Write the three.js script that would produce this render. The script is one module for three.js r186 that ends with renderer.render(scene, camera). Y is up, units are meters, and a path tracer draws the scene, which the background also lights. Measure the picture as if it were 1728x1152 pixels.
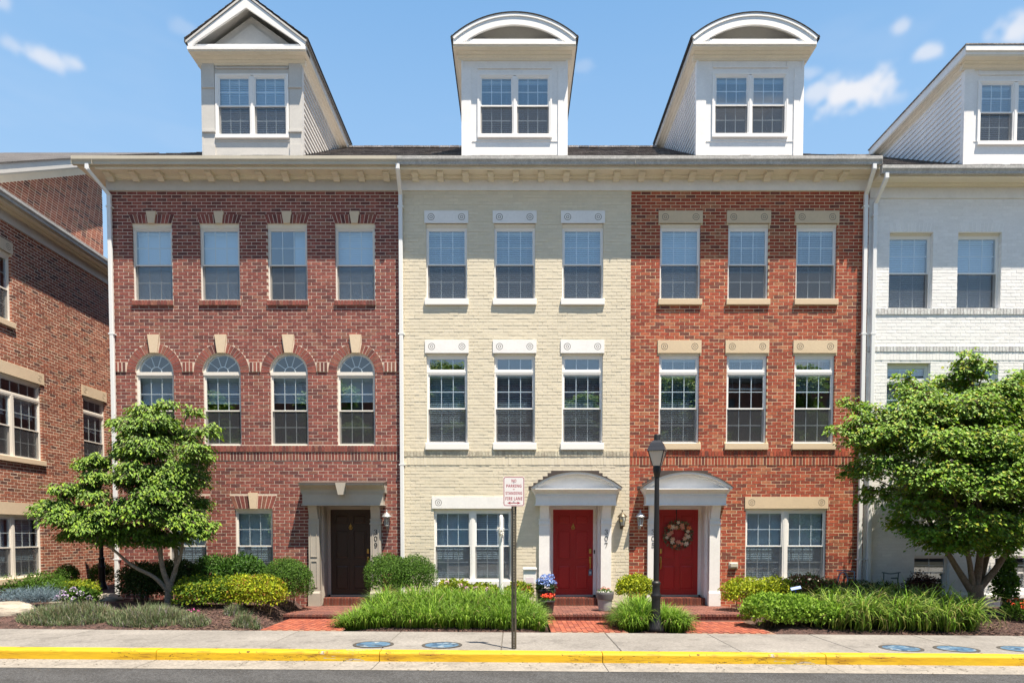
import * as THREE from 'three';
import { mergeGeometries } from 'three/addons/utils/BufferGeometryUtils.js';
import { RoundedBoxGeometry } from 'three/addons/geometries/RoundedBoxGeometry.js';
import { FontLoader } from 'three/addons/loaders/FontLoader.js';
import { TextGeometry } from 'three/addons/geometries/TextGeometry.js';

// ---------------------------------------------------------------- camera, sky, sun, exposure
const scene = new THREE.Scene();
const camera = new THREE.PerspectiveCamera(53.13, 1.5, 0.1, 900);   // 24 mm shift lens across the street
camera.position.set(0, 1.82, 16);
camera.rotation.x = -2.1 * Math.PI / 180;
camera.setViewOffset(1728, 1152, -4, -366, 1728, 1152);
const EXPOSURE = 2.35;
const SUN_DIR = new THREE.Vector3(0.9, 3.6, 1.0).normalize();
const sun = new THREE.DirectionalLight(0xfff0da, 5.0);
sun.position.copy(SUN_DIR).multiplyScalar(60);
sun.castShadow = true;
sun.shadow.mapSize.set(4096, 4096);
Object.assign(sun.shadow.camera, { left: -30, right: 30, top: 30, bottom: -30, near: 1, far: 140 });
scene.add(sun, sun.target);

function rng(seed) { let s = seed >>> 0; return () => { s = (s + 0x6d2b79f5) | 0; let t = Math.imul(s ^ (s >>> 15), 1 | s); t = (t + Math.imul(t ^ (t >>> 7), 61 | t)) ^ t; return ((t ^ (t >>> 14)) >>> 0) / 4294967296; }; }
const R = rng(20240611);
const rr = (a, b) => a + (b - a) * R();
const clamp = (x, a, b) => Math.min(b, Math.max(a, x));
const smooth = (a, b, x) => { const t = clamp((x - a) / (b - a), 0, 1); return t * t * (3 - 2 * t); };
const lerp = (a, b, t) => a + (b - a) * t;
// tileable value noise
const NT = new Float32Array(65536); { const q = rng(7); for (let i = 0; i < 65536; i++) NT[i] = q(); }
function vn(x, y, per) {
  const xi = Math.floor(x), yi = Math.floor(y); let fx = x - xi, fy = y - yi; fx = fx * fx * (3 - 2 * fx); fy = fy * fy * (3 - 2 * fy);
  const h = (a, b) => NT[(((a % per + per) % per) * 131 + ((b % per + per) % per) * 7919 + per * 31) & 65535];
  return lerp(lerp(h(xi, yi), h(xi + 1, yi), fx), lerp(h(xi, yi + 1), h(xi + 1, yi + 1), fx), fy);
}
function fbm(u, v, per, oct = 4) { let s = 0, a = 0.5, n = 0; for (let i = 0; i < oct; i++) { s += a * vn(u * per, v * per, per); n += a; a *= 0.55; per *= 2; } return s / n; }
function n3(x, y, z) { return (vn(x + z * 1.7 + 40, y + 40, 256) + vn(y - z * 1.3 + 90, z + x * 0.7 + 90, 256)) / 2; }

{ // the sky: clear blue air with a few small fair-weather clouds
  const W = 2048, H = 1024, d = new Float32Array(W * H * 4);
  const stops = [[-1, [0.30, 0.33, 0.36]], [-0.03, [0.50, 0.60, 0.70]], [0.0, [0.76, 0.87, 0.97]], [0.25, [0.50, 0.715, 0.96]], [0.45, [0.335, 0.575, 0.905]], [0.66, [0.205, 0.44, 0.80]], [1.0, [0.16, 0.37, 0.73]]];
  const clouds = [];
  const p = -2.1 * Math.PI / 180;
  const addCloud = (a, b, w, h, s, seed) => { const y = b * Math.cos(p) + Math.sin(p), z = -Math.cos(p) + b * Math.sin(p), l = Math.hypot(a, y, z); clouds.push([Math.atan2(z / l, a / l), Math.asin(y / l), w, h, s, seed]); };
  for (const [x, y, w, h, s] of [[88, 103, 32, 10, 0.75], [130, 110, 18, 9, 0.65], [38, 84, 20, 9, 0.5], [1445, 158, 48, 24, 1.0], [1390, 152, 30, 17, 0.7], [1497, 164, 30, 10, 0.4], [1360, 126, 16, 7, 0.35], [1565, 90, 26, 10, 0.7], [1522, 46, 11, 8, 0.55], [1718, 54, 30, 16, 0.85], [4, 4, 14, 10, 0.45], [310, 50, 16, 10, 0.2], [985, 110, 18, 9, 0.2]])
    addCloud((x - 868) / 1152, (942 - y) / 1152, w / 1152, h / 1152, s, clouds.length * 3.7);
  const q = rng(99);
  for (let i = 0; i < 70; i++) { const az = q() * 6.283 - 3.1416, el = 0.12 + q() * q() * 0.9; if (Math.abs(az + 1.57) < 0.85 && el < 0.85) continue; clouds.push([az, el, 0.03 + q() * 0.06, 0.012 + q() * 0.02, 0.4 + q() * 0.6, i * 1.3]); }
  for (let j = 0; j < H; j++) {
    const el = ((j + 0.5) / H - 0.5) * Math.PI, s = Math.sin(el);
    let k = 0; while (k < stops.length - 2 && s > stops[k + 1][0]) k++;
    const t = smooth(0, 1, clamp((s - stops[k][0]) / (stops[k + 1][0] - stops[k][0]), 0, 1)) * 0.3 + 0.7 * clamp((s - stops[k][0]) / (stops[k + 1][0] - stops[k][0]), 0, 1);
    for (let i = 0; i < W; i++) {
      const az = ((i + 0.5) / W - 0.5) * 2 * Math.PI, o = (j * W + i) * 4;
      let c = 0;
      if (el > 0) for (const [ca, ce, w, h, st, seed] of clouds) {
        let da = az - ca; if (da > Math.PI) da -= 2 * Math.PI; if (da < -Math.PI) da += 2 * Math.PI;
        da *= Math.cos(ce); const dy = el - ce;
        if (Math.abs(da) > w * 2 || Math.abs(dy) > h * 2.5) continue;
        const n = fbm(da * 5 + seed * 0.37 + 3, dy * 6 + seed * 0.71 + 3, 12, 4), f = 1.0 - Math.hypot(da / w, dy / h * (dy < 0 ? 1.25 : 1)) * 0.8 + (n - 0.5) * 1.5;
        c = Math.max(c, smooth(0.05, 0.85, f) * st);
      }
      const wisp = smooth(0.55, 0.9, fbm(az * 0.35 + 2, el * 1.6 + 2, 12, 5)) * 0.10 * smooth(0.05, 0.3, el);
      c = 1 - (1 - c) * (1 - wisp);
      for (let e = 0; e < 3; e++) d[o + e] = lerp(lerp(stops[k][1][e], stops[k + 1][1][e], t), [0.93, 0.93, 0.96][e], c * 0.9) / EXPOSURE;
      d[o + 3] = 1;
    }
  }
  const t = new THREE.DataTexture(d, W, H, THREE.RGBAFormat, THREE.FloatType);
  t.mapping = THREE.EquirectangularReflectionMapping; t.magFilter = t.minFilter = THREE.LinearFilter; t.needsUpdate = true;
  scene.background = t; scene.environment = t;
}
const renderer = new THREE.WebGLRenderer({ antialias: true });
renderer.toneMapping = THREE.LinearToneMapping;
renderer.toneMappingExposure = EXPOSURE;
renderer.shadowMap.enabled = true;

// ---------------------------------------------------------------- textures and materials
function tex(size, fn, srgb = true, rep = 1) {
  const [w, h] = Array.isArray(size) ? size : [size, size], d = new Uint8Array(w * h * 4);
  for (let j = 0; j < h; j++) for (let i = 0; i < w; i++) { const c = fn((i + 0.5) / w, (j + 0.5) / h), o = (j * w + i) * 4; const a = typeof c === 'number' ? [c, c, c] : c; for (let k = 0; k < 3; k++) d[o + k] = clamp(a[k], 0, 1) * 255; d[o + 3] = 255; }
  const t = new THREE.DataTexture(d, w, h); t.wrapS = t.wrapT = THREE.RepeatWrapping; t.magFilter = t.minFilter = THREE.LinearFilter; if (srgb) t.colorSpace = THREE.SRGBColorSpace;
  t.repeat.set(rep, rep); t.needsUpdate = true; return t;
}
const speck = rng(5), SP = new Float32Array(512 * 512); for (let i = 0; i < SP.length; i++) SP[i] = speck();
const sp = (u, v, n = 512) => SP[(Math.floor(v * n) % 512) * 512 + Math.floor(u * n) % 512];
const T = {
  brick: tex(512, (u, v) => { const a = fbm(u, v, 6, 3), b = fbm(u + 0.3, v + 0.6, 60, 3); return [0.80 + 0.26 * (a - 0.5) + 0.34 * (b - 0.5), 0.80 + 0.30 * (a - 0.5) + 0.40 * (b - 0.5), 0.80 + 0.30 * (a - 0.5) + 0.40 * (b - 0.5)]; }, true, 2),
  brickB: tex(512, (u, v) => 0.5 * fbm(u, v, 24, 4) + 0.35 * fbm(u + 0.2, v + 0.7, 90, 2) + 0.15 * sp(u, v), false, 2),
  paint: tex(512, (u, v) => { const a = fbm(u, v, 5, 5), b = fbm(u + 0.4, v + 0.1, 40, 3); return 0.95 + 0.06 * (a - 0.5) + 0.04 * (b - 0.5); }, true, 0.7),
  paintB: tex(256, (u, v) => fbm(u, v, 30, 4), false, 2),
  conc: tex(1024, (u, v) => { const a = fbm(u, v, 4, 6), b = fbm(u + 0.5, v + 0.2, 90, 3), s = sp(u, v), st = smooth(0.60, 0.76, fbm(u + 0.1, v + 0.8, 7, 5)); const g = 0.84 + 0.20 * (a - 0.5) + 0.22 * (b - 0.5) + (s > 0.965 ? -0.16 : s > 0.93 ? 0.08 : 0) - 0.10 * st; return [g, g * 0.99, g * 0.98]; }, true, 0.4),
  concB: tex(512, (u, v) => 0.6 * fbm(u, v, 80, 3) + 0.4 * sp(u, v), false, 1),
  asph: tex(1024, (u, v) => { const a = fbm(u, v, 5, 5), s = sp(u, v), b = fbm(u, v, 128, 2); const g = 0.52 + 0.22 * (a - 0.5) + 0.45 * (b - 0.5) + (s > 0.93 ? 0.28 : s > 0.8 ? 0.12 : s < 0.15 ? -0.14 : 0); return [g, g, g * 1.01]; }, true, 0.5),
  asphB: tex(512, (u, v) => 0.5 * fbm(u, v, 100, 2) + 0.5 * sp(u, v), false, 1),
  mulch: tex(512, (u, v) => { const a = fbm(u, v * 0.5 + u * 0, 8, 4), b = fbm(u, v, 70, 3); const g = 0.45 + 0.3 * (a - 0.5) + 0.7 * (b - 0.5); return [g, g * 0.76, g * 0.70]; }, true, 1),
  mulchB: tex(512, (u, v) => fbm(u, v, 60, 3), false, 1),
  bark: tex(256, (u, v) => { const a = fbm(u, v, 6, 4), b = fbm(u, v, 48, 2); return 0.78 + 0.4 * (a - 0.5) + 0.35 * (b - 0.5); }, true, 2),
  kerb: tex([2048, 512], (u, v) => { // yellow paint over concrete, chipped and cracked
    const n = fbm(u, v, 10, 5), m = fbm(u + 0.31, v + 0.12, 44, 4), big = fbm(u + 0.7, v + 0.4, 5, 3);
    let c = [0.93 + 0.10 * (m - 0.5), 0.765 + 0.10 * (m - 0.5) + 0.08 * (n - 0.5), 0.09 + 0.06 * n];
    const dirtDark = smooth(0.50, 0.78, fbm(u + 0.2, v + 0.9, 22, 5)) * 0.6; c = [lerp(c[0], 0.62, dirtDark), lerp(c[1], 0.42, dirtDark), lerp(c[2], 0.10, dirtDark)];
    if (big > 0.54 && n + 0.5 * m > 0.93) c = [0.78, 0.74, 0.68];
    const cr = Math.abs(fbm(u + 0.15, v + 0.55, 14, 4) - 0.5); if (cr < 0.005 && big > 0.44) c = [0.22, 0.15, 0.07];
    return c; }, true, 1),
};
T.kerb.repeat.set(1 / 6.9, 1);
const lin = (r, g, b) => new THREE.Color().setRGB(r, g, b);
const std = (color, o = {}) => new THREE.MeshStandardMaterial({ color: Array.isArray(color) ? lin(...color) : color, roughness: 0.75, ...o });
const vary = (c, k) => { const f = 1 + (R() - 0.5) * k; return [c[0] * f, c[1] * f, c[2] * f]; };
const brickMat = (o) => std([1, 1, 1], { vertexColors: true, map: T.brick, bumpMap: T.brickB, bumpScale: 0.003, roughness: 0.92, ...o });
const painted = (c, r = 0.55, b = 0.0003) => std(c, { map: T.paint, bumpMap: T.paintB, bumpScale: b, roughness: r });
const M = {
  creamTrim: painted([0.80, 0.745, 0.63]), taupe: painted([0.46, 0.43, 0.38]), stoneTan: painted([0.66, 0.53, 0.37], 0.8, 0.0012), keystone: painted([0.70, 0.57, 0.42], 0.8, 0.0012),
  white: painted([0.86, 0.865, 0.875]), whiteVinyl: std([0.80, 0.80, 0.80], { roughness: 0.38 }), beigeVinyl: std([0.72, 0.69, 0.65], { roughness: 0.4 }),
  greyTrim: painted([0.60, 0.59, 0.57]), gutterTan: std([0.55, 0.51, 0.42], { roughness: 0.4, map: T.paint }), gutterGrey: std([0.60, 0.61, 0.61], { roughness: 0.45, map: T.conc }),
  downspout: std([0.72, 0.74, 0.76], { roughness: 0.35 }), flashing: std([0.10, 0.082, 0.075], { roughness: 0.5, metalness: 0.3, map: T.paint }),
  plaster: std([0.30, 0.28, 0.25], { roughness: 0.95 }), blind: std([0.88, 0.88, 0.86], { roughness: 0.6 }), shade: std([0.70, 0.71, 0.70], { roughness: 0.9 }),
  glass: new THREE.MeshPhysicalMaterial({ color: lin(0.84, 0.93, 1.0), roughness: 0.0, transmission: 1, thickness: 0, ior: 2.33, side: THREE.DoubleSide }),
  screen: std([0.050, 0.056, 0.068], { roughness: 0.9, transparent: true, opacity: 0.46, side: THREE.DoubleSide }),
  redDoor: std([0.42, 0.016, 0.02], { roughness: 0.38, map: T.paint }), brownDoor: std([0.045, 0.026, 0.020], { roughness: 0.4, map: T.paint }), brass: std([0.62, 0.42, 0.13], { roughness: 0.3, metalness: 1 }),
  black: std([0.006, 0.006, 0.008], { roughness: 0.5 }), darkMetal: std([0.04, 0.035, 0.03], { roughness: 0.45, metalness: 0.4 }), greyMetal: std([0.42, 0.43, 0.45], { roughness: 0.4, metalness: 0.5 }),
  shingle: std([1, 1, 1], { vertexColors: true, roughness: 0.95, map: T.asph, bumpMap: T.asphB, bumpScale: 0.004 }),
  concrete: std([0.29, 0.285, 0.278], { map: T.conc, bumpMap: T.concB, bumpScale: 0.002, roughness: 0.9 }), pan: std([0.36, 0.345, 0.32], { map: T.conc, bumpMap: T.concB, bumpScale: 0.003, roughness: 0.9 }),
  joint: std([0.10, 0.09, 0.075], { roughness: 1 }), asphalt: std([0.18, 0.188, 0.20], { map: T.asph, bumpMap: T.asphB, bumpScale: 0.006, roughness: 0.92 }),
  kerb: std([0.66, 0.66, 0.66], { map: T.kerb, bumpMap: T.concB, bumpScale: 0.003, roughness: 0.62 }), mulch: std([0.36, 0.36, 0.37], { map: T.mulch, bumpMap: T.mulchB, bumpScale: 0.02, roughness: 1 }),
  leaf: new THREE.MeshPhysicalMaterial({ color: 0xffffff, vertexColors: true, roughness: 0.85, specularIntensity: 0.35, transmission: 0.34, thickness: 0, side: THREE.DoubleSide }),
  blade: new THREE.MeshPhysicalMaterial({ color: 0xffffff, vertexColors: true, roughness: 0.85, specularIntensity: 0.35, transmission: 0.34, thickness: 0, side: THREE.DoubleSide }),
  petal: std([1, 1, 1], { vertexColors: true, roughness: 0.8, side: THREE.DoubleSide }),
  barkPale: std([0.34, 0.29, 0.24], { map: T.bark, bumpMap: T.brickB, bumpScale: 0.006, roughness: 0.95 }), barkBrown: std([0.21, 0.165, 0.125], { map: T.bark, bumpMap: T.brickB, bumpScale: 0.008, roughness: 0.95 }),
  twig: std([0.14, 0.105, 0.07], { roughness: 1 }), rock: std([0.50, 0.46, 0.40], { map: T.conc, bumpMap: T.brickB, bumpScale: 0.01, roughness: 0.95 }),
};

// ---------------------------------------------------------------- geometry helpers
class Acc {
  constructor() { this.p = []; this.n = []; this.u = []; this.c = []; this.i = []; }
  vert(x, y, z, nx, ny, nz, u, v, c) { this.p.push(x, y, z); this.n.push(nx, ny, nz); this.u.push(u, v); if (c) this.c.push(c[0], c[1], c[2]); return this.p.length / 3 - 1; }
  quad(a, b, c, d, col, ou = 0, ov = 0) {
    const e1 = [b[0] - a[0], b[1] - a[1], b[2] - a[2]], e2 = [d[0] - a[0], d[1] - a[1], d[2] - a[2]];
    let n = [e1[1] * e2[2] - e1[2] * e2[1], e1[2] * e2[0] - e1[0] * e2[2], e1[0] * e2[1] - e1[1] * e2[0]]; const l = Math.hypot(...n) || 1; n = n.map((k) => k / l);
    const w = Math.hypot(...e1), h = Math.hypot(...e2);
    const i = this.vert(...a, ...n, ou, ov, col); this.vert(...b, ...n, ou + w, ov, col); this.vert(...c, ...n, ou + w, ov + h, col); this.vert(...d, ...n, ou, ov + h, col);
    this.i.push(i, i + 1, i + 2, i, i + 2, i + 3);
  }
  box(x0, x1, y0, y1, z0, z1, col, back = true, ou = null) {
    const o = ou ?? x0, v = ou === null ? y0 : ou * 1.7;
    this.quad([x0, y0, z1], [x1, y0, z1], [x1, y1, z1], [x0, y1, z1], col, o, v);
    if (back) this.quad([x1, y0, z0], [x0, y0, z0], [x0, y1, z0], [x1, y1, z0], col, o, v);
    this.quad([x0, y1, z1], [x1, y1, z1], [x1, y1, z0], [x0, y1, z0], col, o, v); this.quad([x0, y0, z0], [x1, y0, z0], [x1, y0, z1], [x0, y0, z1], col, o, v);
    this.quad([x1, y0, z1], [x1, y0, z0], [x1, y1, z0], [x1, y1, z1], col, o, v); this.quad([x0, y0, z0], [x0, y0, z1], [x0, y1, z1], [x0, y1, z0], col, o, v);
  }
  // a leaf: folded along its midrib, tip drooping; pos base, dir unit along, up approx normal
  leaf(pos, dir, up, len, wid, col, droop = 0.25) {
    const d = dir, s0 = new THREE.Vector3().crossVectors(d, up).normalize(), nn = new THREE.Vector3().crossVectors(s0, d).normalize();
    const at = (a, b, c) => [pos.x + d.x * a + s0.x * b + nn.x * c, pos.y + d.y * a + s0.y * b + nn.y * c, pos.z + d.z * a + s0.z * b + nn.z * c];
    const v = [at(0, 0, 0), at(len * 0.45, wid * 0.5, wid * 0.14 - len * droop * 0.2), at(len * 0.45, 0, -len * droop * 0.1), at(len * 0.45, -wid * 0.5, wid * 0.14 - len * droop * 0.2), at(len, 0, -len * droop)];
    const nL = nn.clone().addScaledVector(s0, -0.28).normalize(), nR = nn.clone().addScaledVector(s0, 0.28).normalize();
    const k = this.vert(...v[0], nn.x, nn.y, nn.z, 0, 0, col); this.vert(...v[1], nL.x, nL.y, nL.z, 0, 1, col); this.vert(...v[2], nn.x, nn.y, nn.z, 0.5, 0.5, col); this.vert(...v[3], nR.x, nR.y, nR.z, 1, 0, col); this.vert(...v[4], nn.x, nn.y, nn.z, 1, 1, col);
    this.i.push(k, k + 1, k + 2, k, k + 2, k + 3, k + 1, k + 4, k + 2, k + 2, k + 4, k + 3);
  }
  blade(base, az, len, wid, lean, col, seg = 4) { // a grass blade arching over
    const cx = Math.cos(az), cz = Math.sin(az), sx = -cz, sz = cx; let x = base[0], y = base[1], z = base[2], a = lean * 0.25; let prev = null;
    for (let k = 0; k <= seg; k++) {
      const t = k / seg, w = wid * (t < 0.15 ? 0.7 : 1) * (1 - Math.pow(t, 2.2)) * 0.5 + 0.0006;
      const n = [-Math.cos(a + 1e-4) * cx * -1, Math.sin(a), 0]; const nx = -Math.cos(a) * cx, ny = Math.sin(a), nz = -Math.cos(a) * cz;
      const i = this.vert(x + sx * w, y, z + sz * w, nx, ny, nz, 0, t, col); this.vert(x - sx * w, y, z - sz * w, nx, ny, nz, 1, t, col);
      if (prev !== null) this.i.push(prev, i, prev + 1, prev + 1, i, i + 1);
      prev = i; const s = len / seg; x += Math.sin(a) * cx * s; z += Math.sin(a) * cz * s; y += Math.cos(a) * s; a += lean * (0.28 + 0.22 * k);
    }
  }
  build() {
    const g = new THREE.BufferGeometry(); g.setAttribute('position', new THREE.Float32BufferAttribute(this.p, 3)); g.setAttribute('normal', new THREE.Float32BufferAttribute(this.n, 3)); g.setAttribute('uv', new THREE.Float32BufferAttribute(this.u, 2));
    if (this.c.length) g.setAttribute('color', new THREE.Float32BufferAttribute(this.c, 3)); g.setIndex(this.i); return g;
  }
}
const used = {};
const numbered = (n) => { const k = used[n] = (used[n] ?? -1) + 1; return k ? n + '_' + String(k).padStart(3, '0') : n; };
function mesh(name, geo, mat, parent) { const m = new THREE.Mesh(geo, mat); m.name = name; m.castShadow = m.receiveShadow = true; parent.add(m); return m; }
function thing(name, label, category, group) { const g = new THREE.Group(); g.name = numbered(name); g.userData = { label, category }; if (group) g.userData.group = group; scene.add(g); return g; }
function one(name, label, category, geo, mat, group, kind) { const m = mesh(numbered(name), geo, mat, scene); m.userData = { label }; if (category) m.userData.category = category; if (group) m.userData.group = group; if (kind) m.userData.kind = kind; return m; }
function structure(name, geo, mat) { const m = geo ? mesh(numbered(name), geo, mat, scene) : new THREE.Group(); if (!geo) { m.name = numbered(name); scene.add(m); } m.userData = { kind: 'structure' }; return m; }
function settle(g, x, y, z) { g.position.set(x, y, z); for (const c of g.children) { c.position.x -= x; c.position.y -= y; c.position.z -= z; } return g; }
const bx = (x0, x1, y0, y1, z0, z1) => { const a = new Acc(); a.box(x0, x1, y0, y1, z0, z1); return a.build(); };
const rbx = (x0, x1, y0, y1, z0, z1, r = 0.012) => new RoundedBoxGeometry(x1 - x0, y1 - y0, z1 - z0, 2, r).translate((x0 + x1) / 2, (y0 + y1) / 2, (z0 + z1) / 2);
const merge = (l) => mergeGeometries(l.map((g) => { const h = g.index ? g.toNonIndexed() : g; for (const k of Object.keys(h.attributes)) if (!['position', 'normal', 'uv'].includes(k)) h.deleteAttribute(k); return h; }));
function prof(pts, x0, x1) { const s = new THREE.Shape(pts.map(([z, y]) => new THREE.Vector2(-z, y))); return new THREE.ExtrudeGeometry(s, { depth: x1 - x0, bevelEnabled: false }).rotateY(Math.PI / 2).translate(x0, 0, 0); }
function ext(shape, z0, z1, curve = 24) { return new THREE.ExtrudeGeometry(shape, { depth: z1 - z0, bevelEnabled: false, curveSegments: curve }).translate(0, 0, z0); }
const rectShape = (x0, x1, y0, y1) => { const s = new THREE.Shape(); s.moveTo(x0, y0); s.lineTo(x1, y0); s.lineTo(x1, y1); s.lineTo(x0, y1); s.closePath(); return s; };
const poly = (pts) => new THREE.Shape(pts.map(([x, y]) => new THREE.Vector2(x, y)));
const rectPath = (x0, x1, y0, y1) => { const s = new THREE.Path(); s.moveTo(x0, y0); s.lineTo(x0, y1); s.lineTo(x1, y1); s.lineTo(x1, y0); s.closePath(); return s; };
function lathe(pts, seg = 24) { return new THREE.LatheGeometry(pts.map(([r, y]) => new THREE.Vector2(r, y)), seg); }
function tube(pts, radii, seg = 8) { // tapered tube through points
  const v = pts.map((q) => new THREE.Vector3(...q)), cv = new THREE.CatmullRomCurve3(v), n = Math.max(2, (v.length - 1) * 4), fr = cv.computeFrenetFrames(n), P = [], N = [], U = [], I = []; let L = 0, last = null;
  for (let k = 0; k <= n; k++) {
    const t = k / n, c = cv.getPoint(t), f = t * (radii.length - 1), q = Math.min(radii.length - 2, Math.floor(f)), r = lerp(radii[q], radii[q + 1], f - q); if (last) L += c.distanceTo(last); last = c;
    for (let s = 0; s <= seg; s++) { const a = s / seg * 6.2832, nx = fr.normals[k].clone().multiplyScalar(Math.cos(a)).addScaledVector(fr.binormals[k], Math.sin(a)); P.push(c.x + nx.x * r, c.y + nx.y * r, c.z + nx.z * r); N.push(nx.x, nx.y, nx.z); U.push(a * r, L); }
  }
  for (let k = 0; k < n; k++) for (let s = 0; s < seg; s++) { const a = k * (seg + 1) + s, b = a + seg + 1; I.push(a, a + 1, b, a + 1, b + 1, b); }
  const g = new THREE.BufferGeometry(); g.setAttribute('position', new THREE.Float32BufferAttribute(P, 3)); g.setAttribute('normal', new THREE.Float32BufferAttribute(N, 3)); g.setAttribute('uv', new THREE.Float32BufferAttribute(U, 2)); g.setIndex(I); return g;
}
const font = await new FontLoader().loadAsync('fonts/droid/droid_serif_regular.typeface.json');
const gy = (x) => -0.007 * (x + 1);                     // the street falls slightly to the right

// ---------------------------------------------------------------- brickwork
const CH = 0.0762, BL = 0.2285, JT = 0.0132;
function pick(pal) { let t = R(), k = 0; for (const [w] of pal) { if (t < w) break; t -= w; k++; } return pal[Math.min(k, pal.length - 1)][1]; }
// o: x0,x1,y0,y1, openings [{x0,x1,y0,y1}|{cx,cy,r}], skips [(ya,yb) => [a,b] | null | rect], pal, mortar, recess, parts, near:(x,y)=>sort value, top:(x)=>limit
function brickWall(house, o) {
  const hole = (q) => q.r ? { x0: q.cx - q.r, x1: q.cx + q.r, y0: q.y0, y1: q.cy } : q;
  const s = o.shape ?? rectShape(o.x0, o.x1, o.y0, o.y1);
  for (const q of o.openings) { const e = 0.004; if (q.r) { const h = new THREE.Path(); h.moveTo(q.cx - q.r - e, q.y0 - e); h.lineTo(q.cx - q.r - e, q.cy); h.absarc(q.cx, q.cy, q.r + e, Math.PI, 0, true); h.lineTo(q.cx + q.r + e, q.y0 - e); h.closePath(); s.holes.push(h); } else s.holes.push(rectPath(q.x0 - e, q.x1 + e, q.y0 - e, q.y1 + e)); }
  const rec = o.recess ?? 0.003;
  const wall = mesh('wall', ext(s, -0.16, -rec, 20), std(o.mortar, { map: T.paint, bumpMap: T.brickB, bumpScale: 0.003, roughness: 0.95 }), house);
  const blocks = [...o.openings.map((q) => ({ ...hole(q), open: true })), ...(o.skips ?? []).filter((q) => typeof q !== 'function')], fns = (o.skips ?? []).filter((q) => typeof q === 'function');
  const list = [], rows = Math.floor((o.y1 - o.y0) / CH + 0.001);
  for (let k = 0; k < rows; k++) {
    const yb = o.y0 + k * CH + JT / 2, yt = o.y0 + (k + 1) * CH - JT / 2, ym = (yb + yt) / 2, cut = [];
    for (const b of blocks) if (yt > b.y0 + 0.002 && yb < b.y1 - 0.002) cut.push([b.x0, b.x1, b]);
    for (const f of fns) { const q = f(ym); if (q) cut.push([q[0], q[1], null]); }
    let e1 = o.x1, e0 = o.x0; if (o.limit) [e0, e1] = o.limit(yt);
    for (let x = e0 - (k % 2 ? BL / 2 : 0) - (o.phase ?? 0); x < e1; x += BL) {
      let segs = [[Math.max(x + JT / 2, e0), Math.min(x + BL - JT / 2, e1), 0]];
      for (const [a, b] of cut) { const nx = []; for (const [p, q, f] of segs) { if (q <= a || p >= b) nx.push([p, q, f]); else { if (p < a - 0.02) nx.push([p, a - 0.003, 1]); if (q > b + 0.02) nx.push([b + 0.003, q, 1]); } } segs = nx; }
      for (const [p, q, f] of segs) if (q - p > 0.018) list.push([p, q, yb, yt, f]);
    }
    for (const [a, b, q] of cut) if (q && !q.noFill) { // cut pieces above or below an opening or a lintel
      for (const [lo, hi] of [[yb, Math.min(yt, q.y0 - 0.004)], [Math.max(yb, q.y1 + 0.004), yt]]) if (hi - lo > 0.015 && hi - lo < CH) for (let x = e0 - (k % 2 ? BL / 2 : 0) - (o.phase ?? 0); x < e1; x += BL) { const p = Math.max(x + JT / 2, a, e0), w = Math.min(x + BL - JT / 2, b, e1); if (w - p > 0.02 && !cut.some((c) => c[2] !== q && c[0] < w && c[1] > p)) list.push([p, w, lo, hi, 0]); }
    }
  }
  const full = list.filter((b) => b[1] - b[0] > BL - JT - 0.002 && b[3] - b[2] > CH - JT - 0.002 && !b[4] && b[2] > (o.partsFrom ?? 1.2) && b[3] < (o.partsTo ?? 4.5)).map((b) => [o.near ? o.near((b[0] + b[1]) / 2, b[2]) : Math.hypot((b[0] + b[1]) / 2, b[2] - 1.82), b]).sort((a, b) => a[0] - b[0]).slice(0, o.parts ?? 290).map((q) => q[1]);
  const chosen = new Set(full), acc = new Acc(), jit = o.jit ?? 0.002;
  for (const b of list) {
    if (chosen.has(b)) continue; const f = (R() - 0.4) * jit;
    const bt = o.tv ? 1 + 0.05 * (n3(b[0] * 0.9, b[2] * 0.9, 3) - 0.5) : 1 + 0.4 * (n3(b[0] * 0.7, b[2] * 0.7, 3) - 0.5), tone = vary(pick(o.pal), o.tv ?? 0.22).map((v) => v * bt);
    acc.box(b[0], b[1], b[2] + (R() - 0.5) * 0.0025, b[3] + (R() - 0.5) * 0.0025, b[4] ? -0.12 : -0.02, f, tone, false, R() * 40);
  }
  const m = brickMat(o.mat ?? {}); const rest = mesh('bricks', acc.build(), m, wall); rest.userData.kind = 'stuff';
  const geos = [0, 1, 2, 3].map(() => { const a = new Acc(); a.box(-(BL - JT) / 2, (BL - JT) / 2, -(CH - JT) / 2, (CH - JT) / 2, -0.02, 0, undefined, false, R() * 40); return a.build(); });
  const mats = []; for (const [, c] of o.pal) for (let k = 0; k < 3; k++) { const q = brickMat({ vertexColors: false, ...(o.mat ?? {}) }); q.color = lin(...vary(c, o.tv ?? 0.2)); mats.push([c, q]); }
  for (const b of full) { const c = pick(o.pal), ms = mats.filter((q) => q[0] === c); const e = mesh('brick', geos[Math.floor(R() * 4)], ms[Math.floor(R() * ms.length)][1], wall); e.position.set((b[0] + b[1]) / 2, (b[2] + b[3]) / 2 + (R() - 0.5) * 0.0025, (R() - 0.4) * jit); }
  o.toneMats = mats; return wall;
}
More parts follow.
